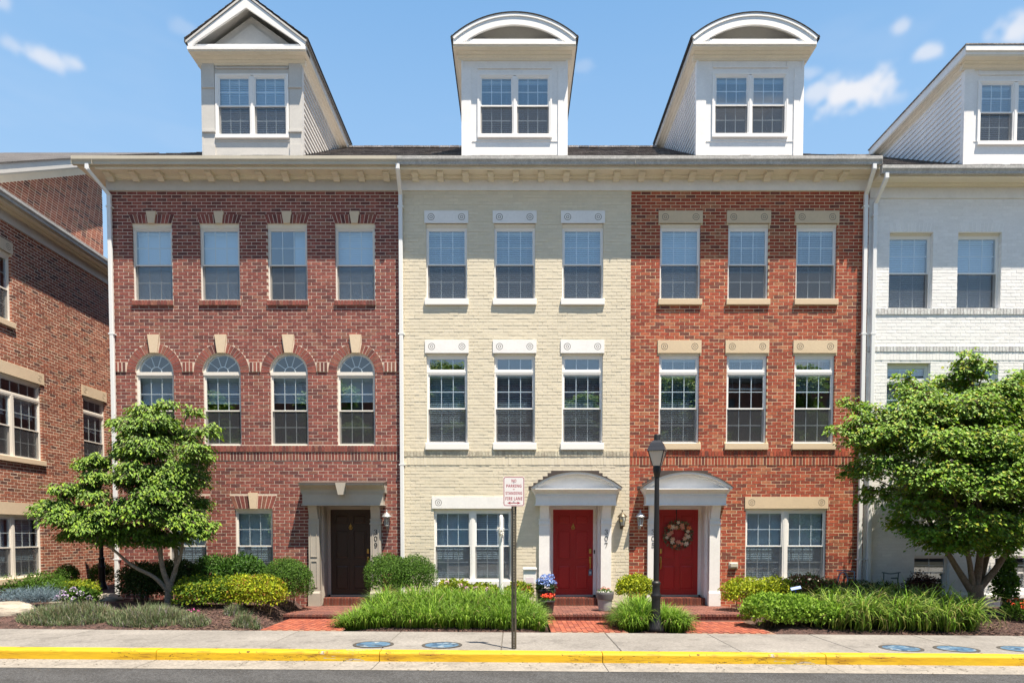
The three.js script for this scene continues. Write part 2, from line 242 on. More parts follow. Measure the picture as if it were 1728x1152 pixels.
// a row of upright bricks set proud of the wall, each its own piece
function soldierBand(house, name, o, x0, x1, y0, y1, z, gaps = [], w = 0.0762) {
  const p = new THREE.Group(); p.name = name; house.add(p);
  const bed = []; const n = Math.round((x1 - x0) / w), ww = (x1 - x0) / n, geos = [0, 1, 2].map(() => { const a = new Acc(); a.box(-(ww - JT) / 2, (ww - JT) / 2, -(y1 - y0 - JT) / 2, (y1 - y0 - JT) / 2, -0.03 - z, 0, undefined, false, R() * 40); return a.build(); });
  let runs = [[x0, x1]]; for (const [a, b] of gaps) runs = runs.flatMap(([p0, p1]) => (b <= p0 || a >= p1) ? [[p0, p1]] : [[p0, a], [b, p1]].filter((q) => q[1] - q[0] > 0.03));
  for (const [a, b] of runs) bed.push(bx(a, b, y0 + 0.001, y1 - 0.001, -0.02, z - (o.recess ?? 0.009)));
  mesh('mortar_bed', merge(bed), std(o.mortar, { map: T.paint, roughness: 0.95 }), p);
  for (const [a, b] of runs) { const m = Math.max(1, Math.floor((b - a) / ww + 0.15)), st = (b - a) / m; for (let k = 0; k < m; k++) { const e = mesh('brick', geos[k % 3], o.toneMats[Math.floor(R() * o.toneMats.length)][1], p); e.position.set(a + (k + 0.5) * st, (y0 + y1) / 2, z + (R() - 0.5) * (o.jit ?? 0.003)); if (st / ww < 0.98) e.scale.x = st / ww; } }
  return p;
}
function keystoneGeo(cx, y0, y1, wb, wt, z) { return ext(poly([[cx - wb / 2, y0], [cx + wb / 2, y0], [cx + wt / 2, y1], [cx - wt / 2, y1]]), -0.02, z); }
function jackArch(house, o, cx, half, y0, y1, keyTop, keyMat, splay = 0.1) { // splayed soldier bricks with a stone keystone
  const p = new THREE.Group(); p.name = 'jack_arch'; house.add(p);
  const n = Math.round(half * 2 / 0.085), z = 0.004;
  mesh('mortar_bed', ext(poly([[cx - half, y0], [cx + half, y0], [cx + half + splay, y1], [cx - half - splay, y1]]), -0.03, z - (o.recess ?? 0.009)), std(o.mortar, { roughness: 0.95 }), p);
  for (let k = 0; k < n; k++) {
    const f = (t) => [cx - half + 2 * half * t, cx - half - splay + 2 * (half + splay) * t], g = JT / 2, [b0, t0] = f(k / n), [b1, t1] = f((k + 1) / n);
    if (keyMat && Math.abs((k + 0.5) / n - 0.5) < 0.07) continue;
    mesh('brick', ext(poly([[b0 + g, y0 + 0.003], [b1 - g, y0 + 0.003], [t1 - g, y1 - 0.003], [t0 + g, y1 - 0.003]]), -0.03, z + R() * 0.003), o.toneMats[Math.floor(R() * o.toneMats.length)][1], p);
  }
  if (keyMat) mesh('keystone', keystoneGeo(cx, y0 - 0.002, keyTop, 0.145, 0.23, 0.035), keyMat, p);
  return p;
}
function ringLintel(parent, x0, x1, y0, y1, mat, z = 0.022) { // flat stone lintel with two incised bullseyes
  const cy = (y0 + y1) / 2, cs = [x0 + 0.155, x1 - 0.155], s = rectShape(x0, x1, y0, y1), g = 0.0065;
  const circ = (c, r) => { const h = new THREE.Path(); h.absarc(c, cy, r, 0, 6.2832, true); return h; };
  for (const c of cs) s.holes.push(circ(c, 0.078));
  const l = mesh('lintel', merge([ext(s, z - 0.016, z, 28), bx(x0 + 0.001, x1 - 0.001, y0 + 0.001, y1 - 0.001, -0.02, z - 0.0155)]), mat, parent); const dirtDark = std([0.16, 0.155, 0.15], { roughness: 1 });
  for (const c of cs) {
    const a = new THREE.Shape(); a.absarc(c, cy, 0.078 - g * 2, 0, Math.PI * 2, false); a.holes.push(circ(c, 0.036)); mesh('bullseye_ring', ext(a, z - 0.0125, z, 28), mat, l); mesh('dark_groove', new THREE.CircleGeometry(0.08, 28).translate(c, cy, z - 0.005), dirtDark, l);  // a dark disc set behind each ring colours the incised grooves dark
    const b = new THREE.Shape(); b.absarc(c, cy, 0.036 - g * 2, 0, Math.PI * 2, false); mesh('bullseye', ext(b, z - 0.0145, z, 20), mat, l);
  }
  return l;
}

// ---------------------------------------------------------------- windows
function slats(x0, x1, y0, y1, z, tilt, step = 0.043) { const a = new Acc(), w = 0.048, c = Math.cos(tilt) * w / 2, s = Math.sin(tilt) * w / 2; for (let y = y1 - 0.02; y > y0; y -= step) { a.quad([x0, y - s, z + c], [x1, y - s, z + c], [x1, y + s, z - c], [x0, y + s, z - c]); } a.box(x0, x1, y0 - 0.012, y0 + 0.012, z - 0.012, z + 0.012); a.box(x0, x1, y1 - 0.03, y1 + 0.02, z - 0.03, z + 0.03); for (const f of [0.2, 0.8]) { const x = lerp(x0, x1, f); a.box(x - 0.0015, x + 0.0015, y0, y1, z + 0.026, z + 0.028); } return a.build(); }
// one sash: four rails, a pane, muntins. parent gets the pieces
function sash(parent, x0, x1, y0, y1, z, mat, cols, rows, w = 0.03) {
  mesh('sash', merge([bx(x0, x0 + w, y0, y1, z - 0.03, z), bx(x1 - w, x1, y0, y1, z - 0.03, z), bx(x0 + w, x1 - w, y0, y0 + w, z - 0.03, z - 0.0005), bx(x0 + w, x1 - w, y1 - w, y1, z - 0.03, z - 0.0005)]), mat, parent);
  const a0 = x0 + w, a1 = x1 - w, b0 = y0 + w, b1 = y1 - w;
  for (const dz of [0.012, 0.027]) mesh('pane', new THREE.PlaneGeometry(a1 - a0, b1 - b0).translate((a0 + a1) / 2, (b0 + b1) / 2, z - dz), M.glass, parent);
  if (cols > 1 || rows > 1) { const l = []; for (let k = 1; k < cols; k++) { const x = lerp(a0, a1, k / cols); l.push(bx(x - 0.0085, x + 0.0085, b0, b1, z - 0.024, z - 0.017)); } for (let k = 1; k < rows; k++) { const y = lerp(b0, b1, k / rows); l.push(bx(a0, a1, y - 0.0085, y + 0.0085, z - 0.0243, z - 0.0173)); } mesh('muntin', merge(l), mat, parent); }
}
// a double-hung unit inside x0..x1, y0..y1; frame boxes go to list f
function hung(parent, f, x0, x1, y0, y1, z, mat, b = {}) {
  const w = 0.03, ym = b.mid ?? (y0 + y1) / 2;
  f.push(bx(x0, x0 + w, y0, y1, z - 0.11, z), bx(x1 - w, x1, y0, y1, z - 0.11, z), bx(x0 + w, x1 - w, y1 - w, y1, z - 0.11, z - 0.001), bx(x0 + w, x1 - w, y0, y0 + w, z - 0.11, z - 0.001));
  sash(parent, x0 + w, x1 - w, ym - 0.018, y1 - w, z - 0.018, mat, b.cols ?? 3, 2); sash(parent, x0 + w, x1 - w, y0 + w, ym + 0.02, z - 0.055, mat, b.cols ?? 3, 2);
  if (b.screen !== false) mesh('insect_screen', new THREE.PlaneGeometry(x1 - x0 - 2 * w, ym - y0 - w - 0.02).translate((x0 + x1) / 2, (y0 + w + ym - 0.02) / 2, z - 0.03), M.screen, parent);
  if (b.blind) mesh('blind', slats(x0 + 0.02, x1 - 0.02, b.to ?? y0 + 0.06, y1 - 0.05, z - 0.19, (b.tilt ?? 1.0) + rr(-0.14, 0.14)), M.blind, parent);
  if (b.shadeTo) mesh('roller_shade', bx(x0 + 0.03, x1 - 0.03, b.shadeTo, y1 - 0.02, z - 0.155, z - 0.15), M.shade, parent);
}
function window_(house, x0, x1, y0, y1, z, mat, o = {}) { // part 'window' = its frame, with sub-parts
  const w = new THREE.Mesh(); w.name = 'window'; w.castShadow = w.receiveShadow = true; house.add(w); const f = [];
  let top = y1; const head = o.head ?? 0.09;
  if (head) { mesh('head_trim', prof([[z - 0.11, y1 - head], [z + 0.012, y1 - head], [z + 0.02, y1 - head * 0.5], [z + 0.03, y1], [z - 0.11, y1]], x0, x1), M.creamTrim, w); top = y1 - head; }
  if (o.transom) { const t0 = top - o.transom; f.push(bx(x0, x1, t0 - 0.05, t0, z - 0.11, z + 0.004), bx(x0, x0 + 0.042, t0, top, z - 0.11, z), bx(x1 - 0.042, x1, t0, top, z - 0.11, z), bx(x0 + 0.042, x1 - 0.042, top - 0.03, top, z - 0.11, z - 0.001)); sash(w, x0 + 0.042, x1 - 0.042, t0, top - 0.03, z - 0.018, mat, o.tcols ?? 3, 1, 0.03); if (o.blind && o.tblind !== false) mesh('blind', slats(x0 + 0.02, x1 - 0.02, t0, top - 0.05, z - 0.19, o.tilt ?? 1), M.blind, w); top = t0 - 0.05; }
  const n = o.units ?? 1, mu = 0.06, uw = (x1 - x0 - mu * (n - 1)) / n;
  for (let k = 0; k < n; k++) { const a = x0 + k * (uw + mu); hung(w, f, a, a + uw, y0, top, z, mat, o); if (k) f.push(bx(a - mu, a, y0, top, z - 0.11, z + 0.008)); }
  w.geometry = merge(f); w.material = mat;
  if (o.sill) mesh('sill', rbx(o.sill[0], o.sill[1], o.sill[2], y0, -0.1, o.sill[3] ?? 0.055, 0.01), o.sillMat ?? mat, w);
  return w;
}
function archWindow(house, cx, r, cy, y0, z, mat, o = {}) {
  const w = new THREE.Mesh(); w.name = 'arched_window'; w.castShadow = w.receiveShadow = true; house.add(w); const f = [], t = 0.05;
  const half = (ra, rb) => { const s = new THREE.Shape(); s.absarc(cx, cy, ra, 0, Math.PI, false); s.absarc(cx, cy, rb, Math.PI, 0, true); s.closePath(); return s; };
  f.push(ext(half(r, r - t), z - 0.11, z, 30), bx(cx - r, cx + r, cy - 0.075, cy, z - 0.11, z + 0.012));
  const p = new THREE.Shape(); p.absarc(cx, cy, r - t, 0, Math.PI, false); p.closePath(); mesh('pane', new THREE.ShapeGeometry(p, 24).translate(0, 0, z - 0.03), M.glass, w);
  const m = [ext(half(0.135, 0.118), z - 0.046, z - 0.038, 20)];
  for (const a of [36, 72, 108, 144]) { const q = a * Math.PI / 180, g = bx(0.135, r - t, -0.008, 0.008, z - 0.0465, z - 0.0385); g.rotateZ(q).translate(cx, cy, 0); m.push(g); }
  mesh('muntin', merge(m), mat, w);
  hung(w, f, cx - r, cx + r, y0, cy - 0.075, z, mat, o);
  w.geometry = merge(f); w.material = mat; return w;
}

// ---------------------------------------------------------------- cornice, gutter, downspout, roof, shell
function cornice(house, x0, x1, yF, yG, mat, gMat, brackets, z = 0.55, fMat = M.greyTrim) { // yF frieze bottom, yG gutter bottom
  mesh('frieze', bx(x0, x1, yF, yF + 0.235, -0.02, 0.03), fMat, house);
  const c = mesh('cornice', merge([prof([[0, yF + 0.235], [0.045, yF + 0.235], [0.05, yF + 0.26], [0.085, yF + 0.285], [0.095, yF + 0.32], [0, yF + 0.32]], x0, x1), prof([[-0.05, yF + 0.318], [z - 0.115, yF + 0.318], [z - 0.115, yG + 0.02], [z - 0.1, yG + 0.02], [z - 0.1, yG + 0.165], [-0.05, yG + 0.165]], x0, x1), prof([[z - 0.17, yF + 0.27], [z - 0.115, yF + 0.27], [z - 0.115, yF + 0.3175], [z - 0.17, yF + 0.3175]], x0, x1)]), mat, house);
  if (brackets) { const g = prof([[0.03, yF + 0.19], [0.075, yF + 0.17], [0.115, yF + 0.185], [0.145, yF + 0.235], [0.21, yF + 0.25], [0.28, yF + 0.245], [0.305, yF + 0.27], [0.305, yF + 0.3165], [0.03, yF + 0.3165]], -0.07, 0.07); for (let x = brackets[0]; x < brackets[1]; x += 0.574) mesh('bracket', g, mat, c).position.x = x; }
  const gp = (a) => [[z - 0.1, yG + 0.16], [z - 0.1, yG], [z - 0.035, yG], [z - 0.03, yG + 0.05], [z - 0.004, yG + 0.09], [z, yG + 0.1], [z, yG + 0.17], [z - 0.012, yG + 0.17], [z - 0.012, yG + 0.11], [z - 0.04, yG + 0.06], [z - 0.045, yG + 0.012], [z - 0.092, yG + 0.012], [z - 0.092, yG + 0.16]];
  const g = mesh('gutter', merge([prof(gp(), x0, x1), bx(x0 - 0.006, x0, yG, yG + 0.165, z - 0.1, z - 0.002), bx(x1, x1 + 0.006, yG, yG + 0.165, z - 0.1, z - 0.002)]), gMat, house);
  return c;
}
function downspout(house, x, xTop, yTop, y0, mat, z = 0.55) {
  const w = 0.045, d = 0.035, seg = (a, b) => { const A = new THREE.Vector3(...a), B = new THREE.Vector3(...b), L = A.distanceTo(B), g = new RoundedBoxGeometry(w * 2, L + 0.03, d * 2, 2, 0.012); g.applyQuaternion(new THREE.Quaternion().setFromUnitVectors(new THREE.Vector3(0, 1, 0), B.clone().sub(A).normalize())); const m = A.add(B).multiplyScalar(0.5); return g.translate(m.x, m.y, m.z); };
  const dsp = mesh('downspout', merge([seg([xTop, yTop, z - 0.06], [xTop, yTop - 0.10, z - 0.06]), seg([xTop, yTop - 0.1, z - 0.06], [x, yTop - 0.46, 0.075]), seg([x, yTop - 0.46, 0.075], [x, y0, 0.075])]), mat, house);
  for (const y of [yTop - 0.75, 6.4, 3.4, 1.2]) if (y > y0 + 0.3) mesh('strap', bx(x - 0.065, x + 0.065, y, y + 0.03, -0.012, 0.114), mat, dsp);
  return dsp;
}
const SHN = [[0.25, [0.88, 0.81, 0.79]], [0.25, [0.52, 0.49, 0.49]], [0.25, [1.0, 0.94, 0.9]], [0.25, [0.74, 0.66, 0.62]]];
function roofSlope(house, x0, x1, y, z, yR, zR, hipL, hipR) { // shingle tabs in stepped courses up to the ridge, and the back slope
  const a = new Acc(), L = Math.hypot(yR - y, zR - z), n = Math.floor(L / 0.145), uy = (yR - y) / L, uz = (zR - z) / L, ny = -uz, nz = uy;
  for (let k = 0; k < n; k++) {
    const s0 = k * 0.145, s1 = s0 + 0.165, t = k / n, xa = hipL ? x0 + t * (z - zR) : x0, xb = hipR ? x1 - t * (z - zR) : x1;
    for (let x = xa - R() * 0.1; x < xb; x += 0.17 + 0.1 * (R() > 0.5)) {
      const p = Math.max(x, xa), q = Math.min(x + 0.26, xb); if (q - p < 0.02) continue; const h = 0.012 + R() * 0.006, sj = s0 + R() * 0.012;
      const P = (xx, s, e) => [xx, y + uy * s + ny * e, z + uz * s + nz * e], c = vary(pick(SHN), 0.3);
      a.quad(P(p, sj, h), P(q, sj, h), P(q, s1, h * 0.3), P(p, s1, h * 0.3), c, R() * 9, R() * 9); a.quad(P(p, sj, 0), P(q, sj, 0), P(q, sj, h), P(p, sj, h), c);
    }
  }
  const rl = hipL ? x0 + (z - zR) : x0, rx = hipR ? x1 - (z - zR) : x1, g = [0.2, 0.19, 0.18];
  a.quad([x0, y - 0.01, z], [x1, y - 0.01, z], [rx, yR - 0.01, zR], [rl, yR - 0.01, zR], g);
  for (let x = rl; x < rx; x += 0.28) a.box(x, Math.min(x + 0.27, rx), yR - 0.02, yR + 0.02 + R() * 0.01, zR - 0.12, zR + 0.1, vary(pick(SHN), 0.3));
  a.quad([x1, y - 0.4, -11.9], [x0, y - 0.4, -11.9], [rl, yR, zR], [rx, yR, zR], g);
  if (hipL) a.quad([x0, y - 0.4, -11.9], [x0, y, z], [rl, yR, zR], [rl, yR, zR - 0.001], g);
  if (hipR) a.quad([x1, y, z], [x1, y - 0.4, -11.9], [rx, yR, zR - 0.001], [rx, yR, zR], g);
  return mesh('roof', a.build(), M.shingle, house);
}
function shell(house, x0, x1, h, mat) { // side, rear and party walls, floors and ceiling behind the facade
  const l = [bx(x0, x0 + 0.1, -0.1, h, -11.5, -0.161), bx(x1 - 0.1, x1, -0.1, h, -11.5, -0.161), bx(x0 + 0.1, x1 - 0.1, -0.1, h, -11.5, -11.4)];
  for (const y of [-0.1, 3.2, 6.55, h - 0.1]) l.push(bx(x0 + 0.1, x1 - 0.1, y, y + 0.1, -11.4, -0.165));
  return mesh('inner_walls', merge(l), mat ?? M.plaster, house);
}
// ---------------------------------------------------------------- dormers
function dormer(house, kind, x0, x1, win, trim, o) {
  const d = new THREE.Group(); d.name = 'dormer'; house.add(d); const cx = (x0 + x1) / 2, y0 = 10.0, yT = o.top, zB = -3.9, oh = 0.30, ox = o.ox ?? 0.215;
  const s = rectShape(x0, x1, y0, yT + 0.2); s.holes.push(rectPath(win[0], win[1], win[2], win[3])); mesh('front_wall', ext(s, -0.1, 0), trim, d);
  // corner boards, head panel and skirt
  const cb = []; const yl = yT - 0.2;
  if (o.blocks) { for (const [a, b] of [[x0 - 0.008, win[0] - 0.045], [win[1] + 0.045, x1 + 0.008]]) cb.push(bx(a, b, y0, 10.72, 0, 0.03), bx(a - 0.02, b + 0.012, 10.995, 11.04, 0, 0.05), bx(a, b, 11.04, 11.98, 0, 0.022), bx(a - 0.02, b + 0.012, 11.98, 12.02, 0, 0.05), bx(a, b, 12.02, yT, 0, 0.03), bx(a, b, 10.72, 10.995, 0, 0.015)); }
  else for (const [a, b] of [[x0 - 0.006, x0 + 0.18], [x1 - 0.18, x1 + 0.006]]) cb.push(bx(a, b, y0, 12.42, 0, 0.022));
  cb.push(bx(win[0] - 0.02, win[1] + 0.02, win[3] + 0.14, win[3] + 0.165, 0, 0.03), bx(win[0] - 0.02, win[0] + 0.01, win[3] + 0.165, win[3] + 0.28, 0, 0.02), bx(win[1] - 0.01, win[1] + 0.02, win[3] + 0.165, win[3] + 0.28, 0, 0.02), bx(x0 + 0.19, x1 - 0.19, 10.795, 10.805, 0, 0.012));
  mesh('trim_boards', merge(cb), trim, d);
  // bed moulding under the eave, front and sides
  const mp = (e) => [[-0.05, yT - 0.13], [0.02, yT - 0.13], [0.03, yT - 0.09], [0.075, yT - 0.06], [0.085, yT - 0.03], [0.14, yT - 0.012], [0.15, yT - 0.001], [-0.05, yT - 0.001]];
  const sideM = (side) => { const g = prof(mp().map(([z, y]) => [z, y]), 0, -zB).rotateY(side * Math.PI / 2); return side > 0 ? g.translate(x1, 0, 0) : g.translate(x0, 0, zB); };
  mesh('bed_moulding', merge([prof(mp(), x0 - 0.12, x1 + 0.12), sideM(1), sideM(-1)]), M.creamTrim, d);
  // lapped siding on both cheeks: one board per course
  for (const sd of [-1, 1]) {
    const xs = sd < 0 ? x0 : x1, g = (() => { const a = new Acc(), h = 0.15, t = 0.036; const q = (y, x) => [[xs + sd * x, y, zB], [xs + sd * x, y, -0.03]]; const A = q(0, t), B = q(h, 0.004), C = q(0, 0); const f = (p, r) => sd > 0 ? a.quad(p[1], p[0], r[0], r[1]) : a.quad(p[0], p[1], r[1], r[0]); f(A, B); f(C, A); return a.build(); })();
    for (let y = 10.05; y < yT - 0.12; y += 0.132) { const m = mesh('siding_board', g, trim, d); m.position.y = y; }
    mesh('cheek_wall', sd < 0 ? bx(xs + 0.002, xs + 0.05, 9.95, yT, zB, -0.1) : bx(xs - 0.05, xs - 0.002, 9.95, yT, zB, -0.1), trim, d); mesh('corner_board', sd < 0 ? bx(xs - 0.042, xs - 0.0005, 9.95, yT - 0.13, -0.1, 0.021) : bx(xs + 0.0005, xs + 0.042, 9.95, yT - 0.13, -0.1, 0.021), trim, d);
  }
  // window
  const f = []; const wz = 0.03, n = 2, mu = 0.045, uw = (win[1] - win[0] - mu - 0.02) / 2;
  f.push(bx(win[0] - 0.03, win[1] + 0.03, win[3] - 0.01, win[3] + 0.02, -0.05, wz), bx(win[0] - 0.03, win[1] + 0.03, win[2] - 0.04, win[2] + 0.03, -0.05, wz + 0.025), bx(win[0] - 0.03, win[0] + 0.01, win[2] + 0.03, win[3] - 0.01, -0.05, wz), bx(win[1] - 0.01, win[1] + 0.03, win[2] + 0.03, win[3] - 0.01, -0.05, wz), bx(win[0] + 0.01 + uw, win[0] + 0.01 + uw + mu, win[2] + 0.03, win[3] - 0.03, -0.05, wz));
  for (let k = 0; k < n; k++) { const a = win[0] + 0.01 + k * (uw + mu); hung(d, f, a, a + uw, win[2] + 0.03, win[3] - 0.01, wz - 0.012, M.whiteVinyl, { blind: true, tilt: o.tilt ?? 0.7, to: o.blindTo ?? win[2] + 0.1 }); }
  mesh('window_frame', merge(f), M.whiteVinyl, d);
  mesh('attic_floor', merge([bx(x0 + 0.06, x1 - 0.06, y0, y0 + 0.05, zB, -0.11), bx(x0 + 0.06, x1 - 0.06, y0 + 0.05, yT, -2.2, -2.15)]), M.plaster, d);
  // roof
  const e0 = x0 - ox, e1 = x1 + ox, zf = oh, a = new Acc();
  mesh('soffit', bx(e0 + 0.012, e1 - 0.012, yT, yT + 0.03, zB, zf - 0.012), M.creamTrim, d);
  if (kind === 'gable') {
    const yE = yT + 0.19, yP = o.peak, rise = yP - yE, run = cx - e0, th = 0.13;
    const rake = poly([[e0, yE], [cx, yP], [e1, yE], [e1 - 0.05, yT + 0.04], [e1 - 0.17, yT + 0.19], [cx, yP - 0.235], [e0 + 0.17, yT + 0.19], [e0 + 0.05, yT + 0.04]]);
    mesh('rake_board', ext(rake, zf - 0.05, zf), M.white, d);
    mesh('rake_moulding', ext(poly([[e0 - 0.02, yE - 0.03], [e0 - 0.03, yE + 0.03], [cx, yP + 0.07], [e1 + 0.03, yE + 0.03], [e1 + 0.03, yE - 0.015], [cx, yP + 0.02]].map(([x, y], k) => k === 0 ? [e0 - 0.03, yE - 0.015] : [x, y])), zf, zf + 0.018), M.greyTrim, d);
    mesh('eave_return', merge([bx(e0, e1, yT + 0.0305, yT + 0.10, -0.02, zf + 0.012), bx(e0 + 0.15, e1 - 0.15, yT + 0.10, yT + 0.19, 0.03, zf - 0.06)]), M.white, d);
    mesh('gable_panel', ext(poly([[e0 + 0.2, yT + 0.19], [e1 - 0.2, yT + 0.19], [cx, yP - 0.2]]), -0.1, -0.02), trim, d);
    const k = 0.62; mesh('gable_inset', ext(poly([[cx - run * k, yT + 0.192], [cx + run * k, yT + 0.192], [cx, yT + 0.19 + rise * k * 0.98]]), -0.02, 0.012), trim, d);
    const sub = (s) => ext(poly([[cx, yP + 0.075], [cx + s * (run + 0.04), yE + 0.045], [cx + s * (run + 0.04), yE - 0.02], [cx, yP + 0.0]]), zB, zf - 0.051); mesh('gable_soffit', merge([sub(1), sub(-1)]), M.greyTrim, d);
    for (const s of [-1, 1]) { const n = 9; for (let c = 0; c < n; c++) for (let zz = zf + 0.03; zz > zB; zz -= 0.3) { const t0 = c / n, t1 = Math.min(1, (c + 1.1) / n), P = (t, z, e) => [cx + s * (run + 0.06) * (1 - t), lerp(yE + 0.06, yP + 0.09, t) + e, z]; const q = [P(t0, zz, 0.02), P(t0, Math.max(zB, zz - 0.3), 0.02), P(t1, Math.max(zB, zz - 0.3), 0.006), P(t1, zz, 0.006)]; const cc = vary(pick(SHN), 0.3); s > 0 ? a.quad(q[0], q[1], q[2], q[3], cc) : a.quad(q[1], q[0], q[3], q[2], cc); } }
    a.box(e0 - 0.045, e0 - 0.03, yE - 0.03, yE + 0.06, zB, zf + 0.05, [0.16, 0.15, 0.14]); a.box(e1 + 0.03, e1 + 0.045, yE - 0.03, yE + 0.06, zB, zf + 0.05, [0.16, 0.15, 0.14]);
    mesh('eave_fascia', merge([bx(e0, e0 + 0.02, yT + 0.03, yE, zB, zf - 0.0505), bx(e1 - 0.02, e1, yT + 0.03, yE, zB, zf - 0.0505)]), M.greyTrim, d);
  } else if (kind === 'arch') {
    const yE = yT + 0.18, yP = o.peak, w = (e1 - e0) / 2, rise = yP - yE, rad = (w * w + rise * rise) / (2 * rise), cy = yP - rad, an = Math.asin(w / rad);
    const band = (r0, r1, an0, cut) => { const s = new THREE.Shape(); s.absarc(cx, cy, r1, Math.PI / 2 + an0, Math.PI / 2 - an0, true); s.absarc(cx, cy, r0, Math.PI / 2 - an0, Math.PI / 2 + an0, false); s.closePath(); return s; };
    const lowY = yT + 0.135, ri = rad - 0.235, ai = Math.acos((lowY - cy) / ri), fs = new THREE.Shape(); // crescent fascia with a solid base
    fs.moveTo(e0 + 0.03, yT + 0.03); fs.lineTo(e0, yE - 0.02); fs.absarc(cx, cy, rad, Math.PI / 2 + an, Math.PI / 2 - an, true); fs.lineTo(e1 - 0.03, yT + 0.03); fs.lineTo(cx + ri * Math.sin(ai), lowY); fs.absarc(cx, cy, ri, Math.PI / 2 - ai, Math.PI / 2 + ai, false); fs.closePath();
    mesh('arched_fascia', ext(fs, zf - 0.05, zf, 36), M.white, d);
    mesh('arched_moulding', ext(band(rad - 0.055, rad + 0.012, an), zf, zf + 0.02, 36), M.white, d);
    mesh('eave_return', merge([bx(e0 + 0.02, e1 - 0.02, yT + 0.0305, yT + 0.085, -0.02, zf + 0.014), bx(e0 + 0.26, e1 - 0.26, yT + 0.0851, yT + 0.165, 0.02, zf - 0.02)]), M.white, d);
    mesh('tympanum', ext((() => { const q = new THREE.Shape(); q.absarc(cx, cy, rad - 0.03, Math.PI / 2 + an, Math.PI / 2 - an, true); q.closePath(); return q; })(), -0.1, -0.02, 36), M.greyTrim, d);
    mesh('arched_soffit', ext(band(rad - 0.05, rad - 0.012, an), zB, zf - 0.051, 36), M.creamTrim, d);
    const n = 22; for (let c = 0; c < n; c++) for (let zz = zf + 0.03; zz > zB; zz -= 0.32) { const q0 = Math.PI / 2 + an * 1.02 - 2 * an * 1.02 * c / n, q1 = Math.PI / 2 + an * 1.02 - 2 * an * 1.02 * (c + 1) / n, r = rad + 0.035, P = (q, z) => [cx + r * Math.cos(q), cy + r * Math.sin(q), z]; const z1 = Math.max(zB, zz - 0.32); a.quad(P(q0, zz), P(q1, zz), P(q1, z1), P(q0, z1), vary(pick(SHN), 0.3)); if (zz > zf) a.quad([P(q0, zz)[0], P(q0, zz)[1] - 0.025, zz], [P(q1, zz)[0], P(q1, zz)[1] - 0.025, zz], P(q1, zz), P(q0, zz), [0.1, 0.09, 0.085]); }
    a.box(e0 - 0.03, e0 - 0.012, yE - 0.06, yE + 0.03, zB, zf + 0.045, [0.10, 0.09, 0.085]); a.box(e1 + 0.012, e1 + 0.03, yE - 0.06, yE + 0.03, zB, zf + 0.045, [0.10, 0.09, 0.085]);
    mesh('eave_fascia', merge([bx(e0, e0 + 0.02, yT + 0.03, yE, zB, zf - 0.0505), bx(e1 - 0.02, e1, yT + 0.03, yE, zB, zf - 0.0505)]), M.greyTrim, d);
  } else { // low shed
    const yE = yT + 0.21; mesh('eave_fascia', merge([bx(e0, e1, yT + 0.0305, yE, zf - 0.03, zf), bx(e0, e0 + 0.03, yT + 0.0305, yE, zB, zf - 0.031), bx(e1 - 0.03, e1, yT + 0.0305, yE, zB, zf - 0.031), bx(e0 - 0.02, e1 + 0.02, yE - 0.12, yE - 0.01, zf, zf + 0.04)]), M.white, d);
    for (let x = e0 - 0.03; x < e1; x += 0.3) for (let zz = zf + 0.05; zz > zB; zz -= 0.3) a.box(x, Math.min(e1 + 0.03, x + 0.3), yE + 0.001, yE + 0.025, Math.max(zB, zz - 0.3), zz, vary(pick(SHN), 0.3));
  }
  mesh('dormer_roof', a.build(), M.shingle, d);
  return d;
}
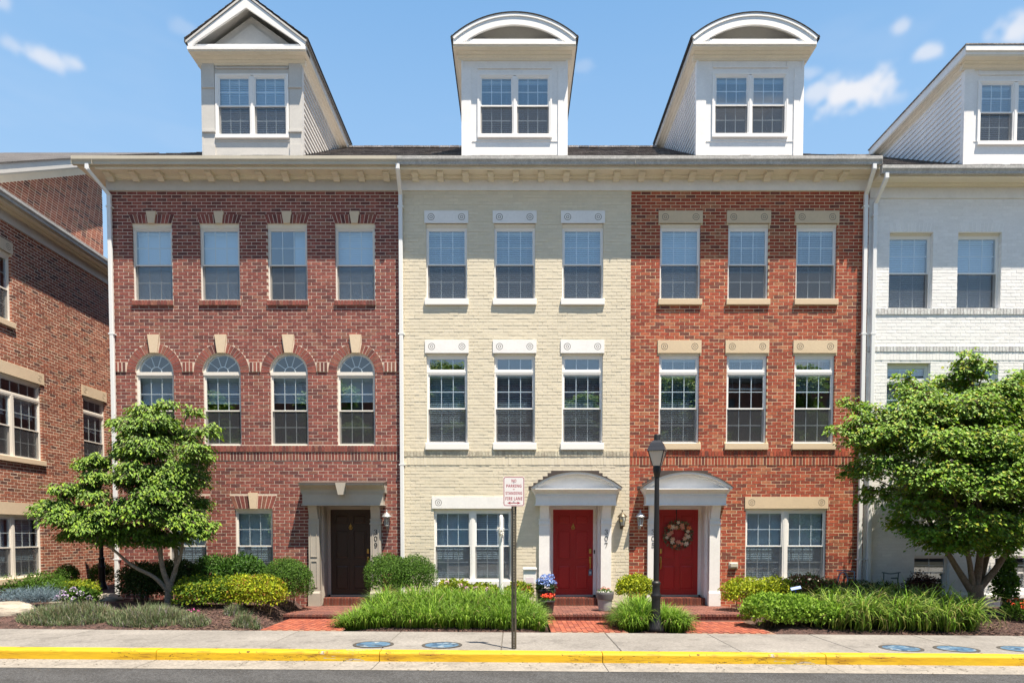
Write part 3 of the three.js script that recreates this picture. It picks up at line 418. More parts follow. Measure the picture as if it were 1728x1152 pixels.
// ---------------------------------------------------------------- entrances
function entrance(house, cx, o) { // recessed six-panel door between two pilasters under a canopy
  const hw = 0.6, zD = -0.53, trim = o.trim, y0 = 0.12;
  const door = mesh('door', bx(cx - 0.485, cx + 0.485, 0.335, 2.395, zD - 0.045, zD), o.doorMat, house);
  const rows = [[0.46, 1.055], [1.20, 1.90], [2.04, 2.27]];
  for (const [a, b] of rows) for (const s of [-1, 1]) { const px = cx + s * 0.215; const sh = new THREE.ExtrudeGeometry(rectShape(px - 0.115, px + 0.115, a + 0.045, b - 0.045), { depth: 0.004, bevelEnabled: true, bevelThickness: 0.014, bevelSize: 0.028, bevelSegments: 1 }).translate(0, 0, zD - 0.009); mesh('panel', sh, o.doorMat, door);
    mesh('panel_moulding', (() => { const q = rectShape(px - 0.168, px + 0.168, a - 0.02, b + 0.02); q.holes.push(rectPath(px - 0.147, px + 0.147, a, b)); return ext(q, zD - 0.002, zD + 0.012); })(), o.doorMat, door); }
  const kn = mesh('knocker', merge([new THREE.TorusGeometry(0.038, 0.008, 6, 18).translate(cx, 1.955, zD + 0.02), lathe([[0.0, -0.06], [0.014, -0.045], [0.008, 0], [0.018, 0.03], [0.006, 0.06], [0, 0.085]], 10).translate(cx, 1.99, zD + 0.015), bx(cx - 0.03, cx + 0.03, 2.0, 2.015, zD, zD + 0.02)]), M.brass, door);
  const hx = cx + o.handle * 0.415; mesh('door_handle', merge([rbx(hx - 0.028, hx + 0.028, 1.335, 1.45, zD, zD + 0.03, 0.01), rbx(hx - 0.024, hx + 0.024, 1.1, 1.26, zD, zD + 0.02, 0.008), tube([[hx, 1.22, zD + 0.02], [hx, 1.19, zD + 0.065], [hx, 1.08, zD + 0.06], [hx, 0.99, zD + 0.03], [hx, 0.96, zD + 0.0]], [0.013, 0.015, 0.012, 0.012, 0.014], 8)]), M.brass, door);
  // casing, reveal boards, ceiling, threshold and upper step
  mesh('door_casing', merge([bx(cx - 0.56, cx - 0.4855, 0.335, 2.47, zD - 0.05, zD + 0.03), bx(cx + 0.4855, cx + 0.56, 0.335, 2.47, zD - 0.05, zD + 0.03), bx(cx - 0.4855, cx + 0.4855, 2.3955, 2.47, zD - 0.05, zD + 0.03), bx(cx - 0.56, cx + 0.56, 2.4705, 2.60, zD - 0.05, zD + 0.02)]), trim, house);
  const rv = []; for (const s of [-1, 1]) { const X = (a, b) => s < 0 ? [cx - b, cx - a] : [cx + a, cx + b]; rv.push(bx(...X(0.5605, 0.66), y0, 2.6, zD - 0.05, -0.161), bx(...X(hw + 0.0, 0.66), y0, 2.49, -0.1605, -0.0), bx(...X(0.552, 0.5604), y0 + 0.215, 1.0, zD + 0.06, -0.2), bx(...X(0.552, 0.5604), 1.1, 2.3, zD + 0.06, -0.2)); }
  mesh('door_reveal', merge([...rv, bx(cx - 0.56, cx + 0.56, 2.6005, 2.65, zD - 0.05, -0.161)]), trim, house);
  mesh('threshold', bx(cx - 0.485, cx + 0.485, 0.295, 0.3345, zD - 0.04, zD + 0.09), M.greyMetal, house);
  const st = new THREE.Group(); st.name = 'door_step'; house.add(st);
  mesh('mortar_bed', bx(cx - 0.5595, cx + 0.5595, 0.02, 0.280, zD - 0.03, -0.10), std([0.30, 0.24, 0.2], { roughness: 0.95 }), st);
  const sg = bx(-0.0315, 0.0315, 0.125, 0.293, zD - 0.02, -0.088); for (let k = 0; k < 15; k++) mesh('brick', sg, o.stepMats[k % o.stepMats.length], st).position.x = cx - 0.525 + k * 0.075;
  // pilasters
  for (const s of [-1, 1]) {
    const pcx = cx + s * (hw + 0.1225), a = pcx - 0.1225, b = pcx + 0.1225, z = 0.075;
    const pl = mesh('pilaster', merge([bx(a, b, y0 + 0.34, 2.03, -0.03, z), bx(a - 0.016, b + 0.016, y0, y0 + 0.30, -0.03, z + 0.03), prof([[-0.03, y0 + 0.3], [z + 0.03, y0 + 0.3], [z + 0.008, y0 + 0.345], [-0.03, y0 + 0.345]], a - 0.01, b + 0.01), bx(a - 0.012, b + 0.012, 2.03, 2.065, -0.03, z + 0.025), bx(a, b, 2.065, 2.13, -0.03, z), bx(a - 0.01, b + 0.01, 2.13, 2.155, -0.03, z + 0.02), prof([[-0.03, 2.155], [z + 0.005, 2.155], [z + 0.02, 2.2], [z + 0.05, 2.3], [z + 0.10, 2.4], [z + 0.12, 2.47], [-0.03, 2.47]], a + 0.02, b - 0.02)]), trim, house);
    const fr = (ya, yb) => { const q = rectShape(a + 0.045, b - 0.045, ya, yb); q.holes.push(rectPath(a + 0.062, b - 0.062, ya + 0.017, yb - 0.017)); return ext(q, z, z + 0.012); };
    if (o.panels) { mesh('panel_moulding', fr(1.27, 1.97), trim, pl); mesh('panel_moulding', fr(0.56, 1.18), trim, pl); }
    if (s === o.numberSide) [...o.number].forEach((ch, k) => { const g = new TextGeometry(ch, { font, size: 0.112, depth: 0.006, curveSegments: 5, bevelEnabled: false }); g.computeBoundingBox(); const w = (g.boundingBox.max.x + g.boundingBox.min.x) / 2; mesh('house_number', g.translate(pcx - w, 1.80 - k * 0.155, z + 0.001), M.black, pl); });
  }
  // canopy
  if (o.canopy === 'flat') {
    const c = mesh('door_canopy', merge([bx(cx - 0.93, cx + 0.93, 2.485, 2.735, -0.02, 0.235), bx(cx - 0.955, cx + 0.955, 2.462, 2.486, -0.02, 0.262), bx(cx - 0.945, cx + 0.945, 2.735, 2.75, -0.02, 0.25), prof([[-0.02, 2.75], [0.235, 2.75], [0.245, 2.82], [0.28, 2.86], [0.35, 2.91], [0.40, 2.925], [0.40, 2.955], [-0.02, 2.955]], cx - 0.955, cx + 0.955)]), trim, house);
    for (const s of [-1, 1]) mesh('cornice_end', prof([[-0.02, 2.76], [0.23, 2.76], [0.24, 2.82], [0.28, 2.87], [0.34, 2.915], [0.345, 2.955], [-0.02, 2.955]], cx + s * 0.965 - 0.012, cx + s * 0.965 + 0.012), trim, c);
    mesh('canopy_keystone', ext(poly([[cx - 0.06, 2.70], [cx + 0.06, 2.70], [cx + 0.12, 2.97], [cx - 0.12, 2.97]]), 0.2, 0.43), trim, c);
    mesh('canopy_flashing', prof([[-0.0, 2.9555], [0.41, 2.9555], [0.41, 2.97], [0.02, 3.035], [0.0, 3.035]], cx - 0.985, cx + 0.985), M.flashing, c);
  } else {
    const c = mesh('door_canopy', merge([bx(cx - 0.925, cx + 0.925, 2.485, 2.66, -0.02, 0.235), bx(cx - 0.945, cx + 0.945, 2.462, 2.486, -0.02, 0.262), bx(cx - 0.935, cx + 0.935, 2.66, 2.69, -0.02, 0.25), prof([[-0.02, 2.69], [0.22, 2.69], [0.23, 2.74], [0.27, 2.77], [0.34, 2.815], [0.37, 2.825], [0.37, 2.85], [-0.02, 2.85]], cx - 0.945, cx + 0.945)]), trim, house);
    const w = 1.035, yE = 2.862, rise = 0.365, rad = (w * w + rise * rise) / (2 * rise), cy = yE + rise - rad, an = Math.asin(w / rad), arc = (r0, r1, q) => { const s = new THREE.Shape(); s.absarc(cx, cy, r1, Math.PI / 2 + q, Math.PI / 2 - q, true); s.absarc(cx, cy, r0, Math.PI / 2 - q, Math.PI / 2 + q, false); s.closePath(); return s; };
    mesh('cornice_return', merge([-1, 1].map((s) => { const P = (x, y, z) => [cx + s * x, y, z]; const a = new Acc(); const lo = [[0.93, 2.69, 0.23], [0.93, 2.69, -0.01]], hi = [[1.03, 2.85, 0.36], [1.03, 2.85, -0.01]]; const q = [P(...lo[0]), P(...lo[1]), P(...hi[1]), P(...hi[0])]; s > 0 ? a.quad(...q) : a.quad(q[1], q[0], q[3], q[2]); const f = [P(0.93, 2.69, 0.23), P(1.03, 2.85, 0.36), P(0.93, 2.85, 0.36)]; a.quad(f[0], f[1], f[2], f[2]); return a.build(); })), trim, c);
    const tym = new THREE.Shape(); tym.absarc(cx, cy, rad - 0.05, Math.PI / 2 + an * 0.98, Math.PI / 2 - an * 0.98, true); tym.closePath(); mesh('tympanum', ext(tym, -0.02, 0.24, 30), trim, c);
    mesh('arched_moulding', ext(arc(rad - 0.05, rad - 0.0, an), -0.02, 0.375, 32), trim, c); mesh('arched_moulding', ext(arc(rad - 0.10, rad - 0.0505, an * 0.97), 0.1, 0.30, 32), trim, c);
    mesh('canopy_roof', ext(arc(rad + 0.0, rad + 0.016, an * 1.012), -0.01, 0.395, 32), M.flashing, c);
    const fl = []; const N = 5; for (let k = 0; k < N; k++) { const half = 1.085 - k * 0.111, yb = 2.925 + k * 0.0762; if (k === 0) fl.push(bx(cx - half, cx + half, 2.84, yb + 0.0, -0.01, 0.006)); else fl.push(bx(cx - half, cx + half, yb - 0.0762, yb, -0.01, 0.006)); }
    fl.push(bx(cx - 0.56, cx + 0.56, 3.2298, 3.285, -0.01, 0.006));
    mesh('stepped_flashing', merge(fl), M.flashing, c);
  }
  return door;
}

// ---------------------------------------------------------------- the row of houses
function archRing(house, o, cx, cy, r0, r1, keyMat) {
  const p = new THREE.Group(); p.name = 'brick_arch'; house.add(p);
  const half = (ra, rb, a0, a1) => { const s = new THREE.Shape(); s.absarc(cx, cy, ra, a0, a1, false); s.absarc(cx, cy, rb, a1, a0, true); s.closePath(); return s; };
  mesh('mortar_bed', ext(half(r1 - 0.004, r0, -0.05, Math.PI + 0.05), -0.1, 0.004 - o.recess, 30), std(o.mortar, { roughness: 0.95 }), p);
  const n = 23, g = 0.0105;
  for (let k = 0; k < n; k++) { const a0 = -0.05 + (Math.PI + 0.1) * k / n, a1 = -0.05 + (Math.PI + 0.1) * (k + 1) / n; if (Math.abs((a0 + a1) / 2 - Math.PI / 2) < 0.16) continue;
    const P = (r, a, s) => [cx + r * Math.cos(a + s * g / 2 / r), cy + r * Math.sin(a + s * g / 2 / r)]; mesh('voussoir', ext(poly([P(r0 + 0.002, a0, 1), P(r1 - 0.006, a0, 1), P(r1 - 0.006, a1, -1), P(r0 + 0.002, a1, -1)]), -0.1, 0.004 + R() * 0.003), o.toneMats[Math.floor(R() * o.toneMats.length)][1], p); }
  mesh('keystone', keystoneGeo(cx, cy + r0 - 0.012, cy + 0.845, 0.165, 0.275, 0.04), keyMat, p);
}
function rowlock(house, o, x0, x1, y0, y1, z) { const a = new Acc(), n = Math.round((x1 - x0) / 0.0762), w = (x1 - x0) / n; for (let k = 0; k < n; k++) a.box(x0 + k * w + 0.005, x0 + (k + 1) * w - 0.005, y0, y1, -0.1, z + R() * 0.003, vary(pick(o.pal), 0.25), false, R() * 30); a.box(x0 + 0.002, x1 - 0.002, y0 + 0.003, y1 - 0.003, -0.1, z - 0.009, o.mortar, false); mesh('brick_sill', a.build(), brickMat(), house); }
const trap = (cx, half, y0, y1, splay) => (y) => y > y0 - 0.01 && y < y1 + 0.01 ? [cx - half - splay * (y - y0) / (y1 - y0), cx + half + splay * (y - y0) / (y1 - y0)] : null;
const circ = (cx, cy, r) => (y) => y >= cy && y < cy + r ? [cx - Math.sqrt(r * r - (y - cy) ** 2), cx + Math.sqrt(r * r - (y - cy) ** 2)] : null;
const RIDGE_Y = 12.69, RIDGE_Z = -3.7;
const stepMats = [[0.20, 0.055, 0.035], [0.24, 0.065, 0.04], [0.16, 0.045, 0.03]].map((c) => brickMat({ vertexColors: false, color: lin(...c) }));

{ // 309: plum brick, arched windows, gabled dormer
  const h = thing('brick_townhouse', 'plum-red brick townhouse numbered 309 with arched windows and dark brown door', 'townhouse', 'townhouses in the row');
  const X0 = -9.38, X1 = -2.665, C = [-8.365, -6.808, -5.245, -3.684], dC = -3.96;
  const pal = [[0.34, [0.348, 0.102, 0.083]], [0.24, [0.288, 0.084, 0.071]], [0.2, [0.403, 0.128, 0.098]], [0.12, [0.211, 0.074, 0.068]], [0.10, [0.371, 0.151, 0.110]]];
  const o = { x0: X0, x1: X1, y0: 0, y1: 9.70, pal, mortar: [0.64, 0.54, 0.46], recess: 0.0025, near: (x, y) => Math.hypot(x + 5, y - 3.2) * (x < -6 && y < 4.4 ? 1.6 : 1), partsFrom: 1.5, partsTo: 5.4, skips: [], openings: [] };
  for (const c of C) { o.openings.push({ x0: c - 0.4575, x1: c + 0.4575, y0: 7.2, y1: 8.95 }, { cx: c, cy: 5.572, r: 0.44, y0: 3.87 }); o.skips.push(trap(c, 0.457, 8.952, 9.155, 0.07), circ(c, 5.555, 0.66), { x0: c - 0.48, x1: c + 0.48, y0: 7.09, y1: 7.2 }, (y) => y > 9.15 && y < 9.225 ? [c - 0.115, c + 0.115] : y > 6.2 && y < 6.42 ? [c - 0.14, c + 0.14] : null); }
  const W1 = [-6.107, -7.667]; for (const c of W1) { o.openings.push({ x0: c - 0.44, x1: c + 0.44, y0: 0.7, y1: 2.398 }); o.skips.push(trap(c, 0.44, 2.398, 2.70, 0.11)); }
  o.openings.push({ x0: dC - 0.62, x1: dC + 0.62, y0: 0.1, y1: 2.52, noFill: true });
  o.skips.push({ x0: X0, x1: X1, y0: 3.516, y1: 3.862 }); o.skips.push({ x0: X0, x1: X1, y0: 5.5626, y1: 5.7912, noFill: true });
  brickWall(h, o);
  for (const c of C) {
    jackArch(h, o, c, 0.457, 8.952, 9.155, 9.222, M.keystone, 0.07); rowlock(h, o, c - 0.48, c + 0.48, 7.09, 7.197, 0.035); archRing(h, o, c, 5.572, 0.44, 0.648, M.keystone);
  }
  for (const c of W1) { jackArch(h, o, c, 0.44, 2.398, 2.70, 2.77, M.keystone, 0.11); rowlock(h, o, c - 0.47, c + 0.47, 0.59, 0.697, 0.035); }
  soldierBand(h, 'impost_band', o, X0 + 0.005, X1 - 0.005, 5.565, 5.787, 0.022, C.map((c) => [c - 0.652, c + 0.652]));
  rowlock(h, o, X0 + 0.005, X1 - 0.005, 3.722, 3.862, 0.022); soldierBand(h, 'soldier_band', o, X0 + 0.005, X1 - 0.005, 3.516, 3.715, 0.008);
  const v = M.beigeVinyl;
  C.forEach((c, i) => { window_(h, c - 0.4575, c + 0.4575, 7.2, 8.95, -0.05, v, { blind: i !== 2, tilt: 1.25, shadeTo: 0 }); archWindow(h, c, 0.44, 5.572, 3.87, -0.05, v, { blind: true, tilt: 1.2, to: 4.86 + i * 0.02 }); });
  { const c = C[2]; const d = mesh('curtain', bx(c + 0.1, c + 0.43, 7.22, 8.9, -0.26, -0.25), M.shade, h); }
  for (const c of W1) window_(h, c - 0.44, c + 0.44, 0.7, 2.398, -0.05, v, { head: 0.05, blind: true, tilt: 1.3 });
  cornice(h, X0 - 0.005, X1 + 0.045, 9.69, 10.02, M.creamTrim, M.gutterTan, [-9.23, X1 + 0.05]);
  { const m = mesh('cornice_return', merge([bx(X0 - 0.4, X0 - 0.0055, 10.008, 10.03, -11.5, 0.434), bx(X0 - 0.4, X0 - 0.39, 10.03, 10.18, -11.5, 0.434), bx(X0 - 0.4, X0 - 0.006, 10.03, 10.185, 0.434, 0.449)]), M.creamTrim, h); mesh('gutter', merge([prof([[0.45, 10.18], [0.45, 10.02], [0.515, 10.02], [0.52, 10.07], [0.55, 10.12], [0.55, 10.19], [0.535, 10.19], [0.535, 10.125], [0.5, 10.08]], X0 - 0.46, X0 - 0.012), bx(X0 - 0.466, X0 - 0.46, 10.02, 10.185, 0.45, 0.548)]), M.gutterTan, h); }
  downspout(h, -9.29, -9.52, 10.03, 0.22, M.downspout);
  mesh('side_wall', bx(X0 - 0.02, X0 - 0.001, -0.1, 10.0, -11.5, -0.17), std([0.26, 0.09, 0.07], { map: T.brick, roughness: 0.95 }), h);
  roofSlope(h, X0 - 0.46, X1, 10.18, 0.5, RIDGE_Y, RIDGE_Z, true, false); shell(h, X0, X1, 10.0);
  dormer(h, 'gable', -7.12, -4.89, [-6.815, -5.195, 10.90, 12.28], M.greyTrim, { top: 12.62, peak: 13.80, blocks: true, tilt: 0.9 });
  entrance(h, dC, { trim: M.taupe, doorMat: M.brownDoor, handle: 1, number: '309', numberSide: 1, canopy: 'flat', panels: true, stepMats });
  settle(h, -6.02, 0, 0);
}
{ // 307: cream painted brick
  const h = thing('painted_brick_townhouse', 'cream painted brick townhouse numbered 307 with white lintels and plain red door', 'townhouse', 'townhouses in the row');
  const X0 = -2.66, X1 = 2.688, C = [-1.567, 0.007, 1.58], dC = 1.42;
  const cr = [0.74, 0.68, 0.545], o = { x0: X0, x1: X1, y0: 0, y1: 9.70, pal: [[0.5, cr], [0.3, [0.73, 0.67, 0.535]], [0.2, [0.75, 0.69, 0.558]]], tv: 0.04, mortar: [0.73, 0.67, 0.535], recess: 0.004, jit: 0.006, partsFrom: 2.7, partsTo: 5.2, mat: { map: T.paint, roughness: 0.7, bumpScale: 0.002 }, openings: [], skips: [], near: (x, y) => Math.hypot(x, y - 4) };
  for (const c of C) { o.openings.push({ x0: c - 0.472, x1: c + 0.472, y0: 7.228, y1: 8.952 }, { x0: c - 0.472, x1: c + 0.472, y0: 3.915, y1: 5.993 }); o.skips.push({ x0: c - 0.507, x1: c + 0.507, y0: 8.952, y1: 9.234 }, { x0: c - 0.507, x1: c + 0.507, y0: 7.092, y1: 7.228 }, { x0: c - 0.507, x1: c + 0.507, y0: 5.993, y1: 6.292 }, { x0: c - 0.507, x1: c + 0.507, y0: 3.764, y1: 3.915 }); }
  o.openings.push({ x0: -1.885, x1: -0.075, y0: 0.704, y1: 2.398 }, { x0: dC - 0.62, x1: dC + 0.62, y0: 0.1, y1: 2.52, noFill: true });
  o.skips.push({ x0: -1.93, x1: -0.03, y0: 2.398, y1: 2.675 }, { x0: -1.93, x1: -0.03, y0: 0.565, y1: 0.704 }, { x0: X0, x1: X1, y0: 3.41, y1: 3.735 });
  brickWall(h, o);
  rowlock(h, { ...o, pal: o.pal }, X0 + 0.004, X1 - 0.004, 3.615, 3.735, 0.016); soldierBand(h, 'soldier_band', o, X0 + 0.004, X1 - 0.004, 3.41, 3.61, 0.008);
  const w = M.whiteVinyl;
  C.forEach((c, i) => {
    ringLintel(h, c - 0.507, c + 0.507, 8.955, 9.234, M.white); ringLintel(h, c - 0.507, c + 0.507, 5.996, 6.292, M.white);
    window_(h, c - 0.472, c + 0.472, 7.228, 8.952, -0.05, w, { blind: true, tilt: 0.85, sill: [c - 0.507, c + 0.507, 7.092] }); window_(h, c - 0.472, c + 0.472, 3.915, 5.993, -0.05, w, { head: 0.06, transom: 0.33, blind: true, tblind: false, tilt: 0.6, sill: [c - 0.507, c + 0.507, 3.764] });
  });
  ringLintel(h, -1.93, -0.03, 2.401, 2.675, M.white); window_(h, -1.885, -0.075, 0.704, 2.398, -0.05, w, { head: 0.05, units: 2, blind: true, tilt: 0.95, sill: [-1.93, -0.03, 0.565] });
  cornice(h, X0 + 0.045, X1, 9.69, 10.02, M.creamTrim, M.gutterGrey, [-2.26, X1], 0.55, M.white);
  downspout(h, -2.612, -2.60, 10.03, 0.2, M.downspout);
  roofSlope(h, X0, X1, 10.18, 0.5, RIDGE_Y, RIDGE_Z); shell(h, X0 + 0.002, X1, 10.0);
  dormer(h, 'arch', -1.17, 1.18, [-0.815, 0.83, 10.91, 12.28], M.white, { top: 12.73, peak: 13.43, tilt: 0.5 });
  entrance(h, dC, { trim: M.white, doorMat: M.redDoor, handle: 1, number: '307', numberSide: 1, canopy: 'arch', stepMats });
  mesh('doorbell', rbx(dC + 0.5, dC + 0.53, 1.33, 1.42, -0.51, -0.485, 0.006), M.black, h);
  settle(h, 0, 0, 0);
}
{ // 305: orange-red brick
  const h = thing('brick_townhouse', 'orange-red brick townhouse numbered 305 with tan lintels and wreath on door', 'townhouse', 'townhouses in the row');
  const X0 = 2.69, X1 = 8.17, C = [3.832, 5.404, 6.978], dC = 3.96;
  const pal = [[0.34, [0.504, 0.101, 0.053]], [0.26, [0.420, 0.081, 0.045]], [0.18, [0.588, 0.150, 0.075]], [0.14, [0.266, 0.078, 0.056]], [0.08, [0.560, 0.202, 0.106]]];
  const o = { x0: X0, x1: X1, y0: 0, y1: 9.70, pal, mortar: [0.72, 0.58, 0.39], recess: 0.0025, jit: 0.003, partsFrom: 1.3, partsTo: 5.6, openings: [], skips: [], near: (x, y) => Math.hypot(x - 4.6, y - 3.6) };
  for (const c of C) { o.openings.push({ x0: c - 0.466, x1: c + 0.466, y0: 7.228, y1: 8.952 }, { x0: c - 0.466, x1: c + 0.466, y0: 3.915, y1: 5.993 }); o.skips.push({ x0: c - 0.507, x1: c + 0.507, y0: 8.952, y1: 9.234 }, { x0: c - 0.507, x1: c + 0.507, y0: 7.092, y1: 7.228 }, { x0: c - 0.507, x1: c + 0.507, y0: 5.993, y1: 6.292 }, { x0: c - 0.507, x1: c + 0.507, y0: 3.764, y1: 3.915 }); }
  o.openings.push({ x0: 5.42, x1: 7.315, y0: 0.704, y1: 2.398 }, { x0: dC - 0.62, x1: dC + 0.62, y0: 0.1, y1: 2.52, noFill: true });
  o.skips.push({ x0: 5.395, x1: 7.34, y0: 2.398, y1: 2.675 }, { x0: 5.395, x1: 7.34, y0: 0.565, y1: 0.704 }, { x0: X0, x1: X1, y0: 3.41, y1: 3.735 });
  brickWall(h, o);
  rowlock(h, o, X0 + 0.004, X1 - 0.004, 3.615, 3.735, 0.016); soldierBand(h, 'soldier_band', o, X0 + 0.004, X1 - 0.004, 3.41, 3.61, 0.008);
  const w = M.whiteVinyl;
  C.forEach((c, i) => {
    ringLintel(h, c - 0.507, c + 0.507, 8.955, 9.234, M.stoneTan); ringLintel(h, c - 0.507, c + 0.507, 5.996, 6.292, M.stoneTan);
    window_(h, c - 0.466, c + 0.466, 7.228, 8.952, -0.05, w, { blind: true, tilt: i ? 0.5 : 1.0, to: i ? 7.93 : undefined, sill: [c - 0.507, c + 0.507, 7.092], sillMat: M.stoneTan }); window_(h, c - 0.466, c + 0.466, 3.915, 5.993, -0.05, w, { head: 0.06, transom: 0.33, blind: true, tilt: 0.4, to: i ? 5.3 - i * 0.08 : undefined, sill: [c - 0.507, c + 0.507, 3.764], sillMat: M.stoneTan });
  });
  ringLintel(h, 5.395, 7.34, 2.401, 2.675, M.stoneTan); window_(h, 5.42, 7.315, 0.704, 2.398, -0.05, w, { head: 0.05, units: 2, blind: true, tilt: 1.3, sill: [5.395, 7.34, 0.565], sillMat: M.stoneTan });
  cornice(h, X0, X1 + 0.005, 9.69, 10.02, M.creamTrim, M.gutterGrey, [2.90, X1 - 0.2], 0.55, M.white);
  downspout(h, 8.06, 8.02, 10.03, 0.1, M.downspout);
  roofSlope(h, X0, X1 + 0.05, 10.18, 0.5, RIDGE_Y, RIDGE_Z, false, true); shell(h, X0, X1 - 0.002, 10.0);
  dormer(h, 'arch', 4.205, 6.58, [4.56, 6.235, 10.92, 12.30], M.white, { top: 12.73, peak: 13.43, tilt: 0.5, blindTo: 11.75 });
  entrance(h, dC, { trim: M.white, doorMat: M.redDoor, handle: -1, number: '305', numberSide: -1, canopy: 'arch', stepMats });
  mesh('dryer_vent', merge([rbx(5.05, 5.23, 1.02, 1.13, -0.02, 0.07, 0.02), rbx(5.03, 5.25, 1.0, 1.15, -0.02, 0.015, 0.005)]), painted([0.55, 0.53, 0.45]), h);
  settle(h, 5.43, 0, 0);
}
{ // 303: white painted brick, at the right edge
  const h = thing('painted_brick_townhouse', 'white painted brick townhouse at the right edge behind the large tree', 'townhouse', 'townhouses in the row');
  const X0 = 8.175, X1 = 14.0, C = [9.167, 10.748, 12.33];
  const o = { x0: X0, x1: X1, y0: -0.1, y1: 9.53, pal: [[0.5, [0.88, 0.885, 0.895]], [0.3, [0.87, 0.875, 0.885]], [0.2, [0.89, 0.895, 0.905]]], tv: 0.04, mortar: [0.87, 0.875, 0.885], recess: 0.003, jit: 0.003, partsFrom: 4.5, partsTo: 9.3, mat: { map: T.paint, roughness: 0.65, bumpScale: 0.002 }, openings: [], skips: [], near: (x, y) => Math.hypot(x - 9.5, y - 6.4) };
  for (const c of C) { o.openings.push({ x0: c - 0.5, x1: c + 0.5, y0: 7.025, y1: 8.75 }, { x0: c - 0.5, x1: c + 0.5, y0: 3.75, y1: 5.775 }); o.skips.push(trap(c, 0.5, 8.76, 8.966, 0.05)); }
  for (const a of [9.387, 11.29]) o.openings.push({ x0: a, x1: a + 0.83, y0: 0.5, y1: 1.29 });
  o.skips.push({ x0: X0, x1: X1, y0: 6.88, y1: 7.025 }, { x0: X0, x1: X1, y0: 5.83, y1: 6.15 });
  brickWall(h, o);
  for (const c of C) { jackArch(h, o, c, 0.5, 8.76, 8.966, 0, null, 0.05); window_(h, c - 0.5, c + 0.5, 7.025, 8.75, -0.1, M.whiteVinyl, { head: 0.05, blind: true, tilt: 1.2 }); window_(h, c - 0.5, c + 0.5, 3.75, 5.775, -0.1, M.whiteVinyl, { head: 0.05, transom: 0.3, blind: true, tilt: 0.9 }); }
  for (const a of [9.387, 11.29]) window_(h, a, a + 0.83, 0.5, 1.29, -0.08, M.whiteVinyl, { head: 0, screen: false, cols: 2 });
  rowlock(h, o, X0 + 0.004, X1 - 0.004, 6.882, 7.02, 0.02); rowlock(h, o, X0 + 0.004, X1 - 0.004, 6.03, 6.15, 0.02); soldierBand(h, 'soldier_band', o, X0 + 0.004, X1 - 0.004, 5.83, 6.025, 0.008);
  mesh('water_table', rbx(X0 + 0.1, X1, 0.30, 0.40, -0.05, 0.06, 0.01), M.white, h);
  cornice(h, X0 + 0.005, X1, 9.515, 9.82, M.creamTrim, M.gutterGrey, null, 0.55, M.white);
  downspout(h, 8.275, 8.30, 9.83, 0.1, M.downspout);
  roofSlope(h, X0 + 0.06, X1, 9.98, 0.5, 12.45, RIDGE_Z); shell(h, X0 + 0.002, X1, 9.6);
  dormer(h, 'shed', 10.34, 12.72, [10.64, 12.30, 10.75, 12.14], M.white, { top: 12.52, tilt: 0.6 });
  settle(h, 11.1, 0, 0);
}
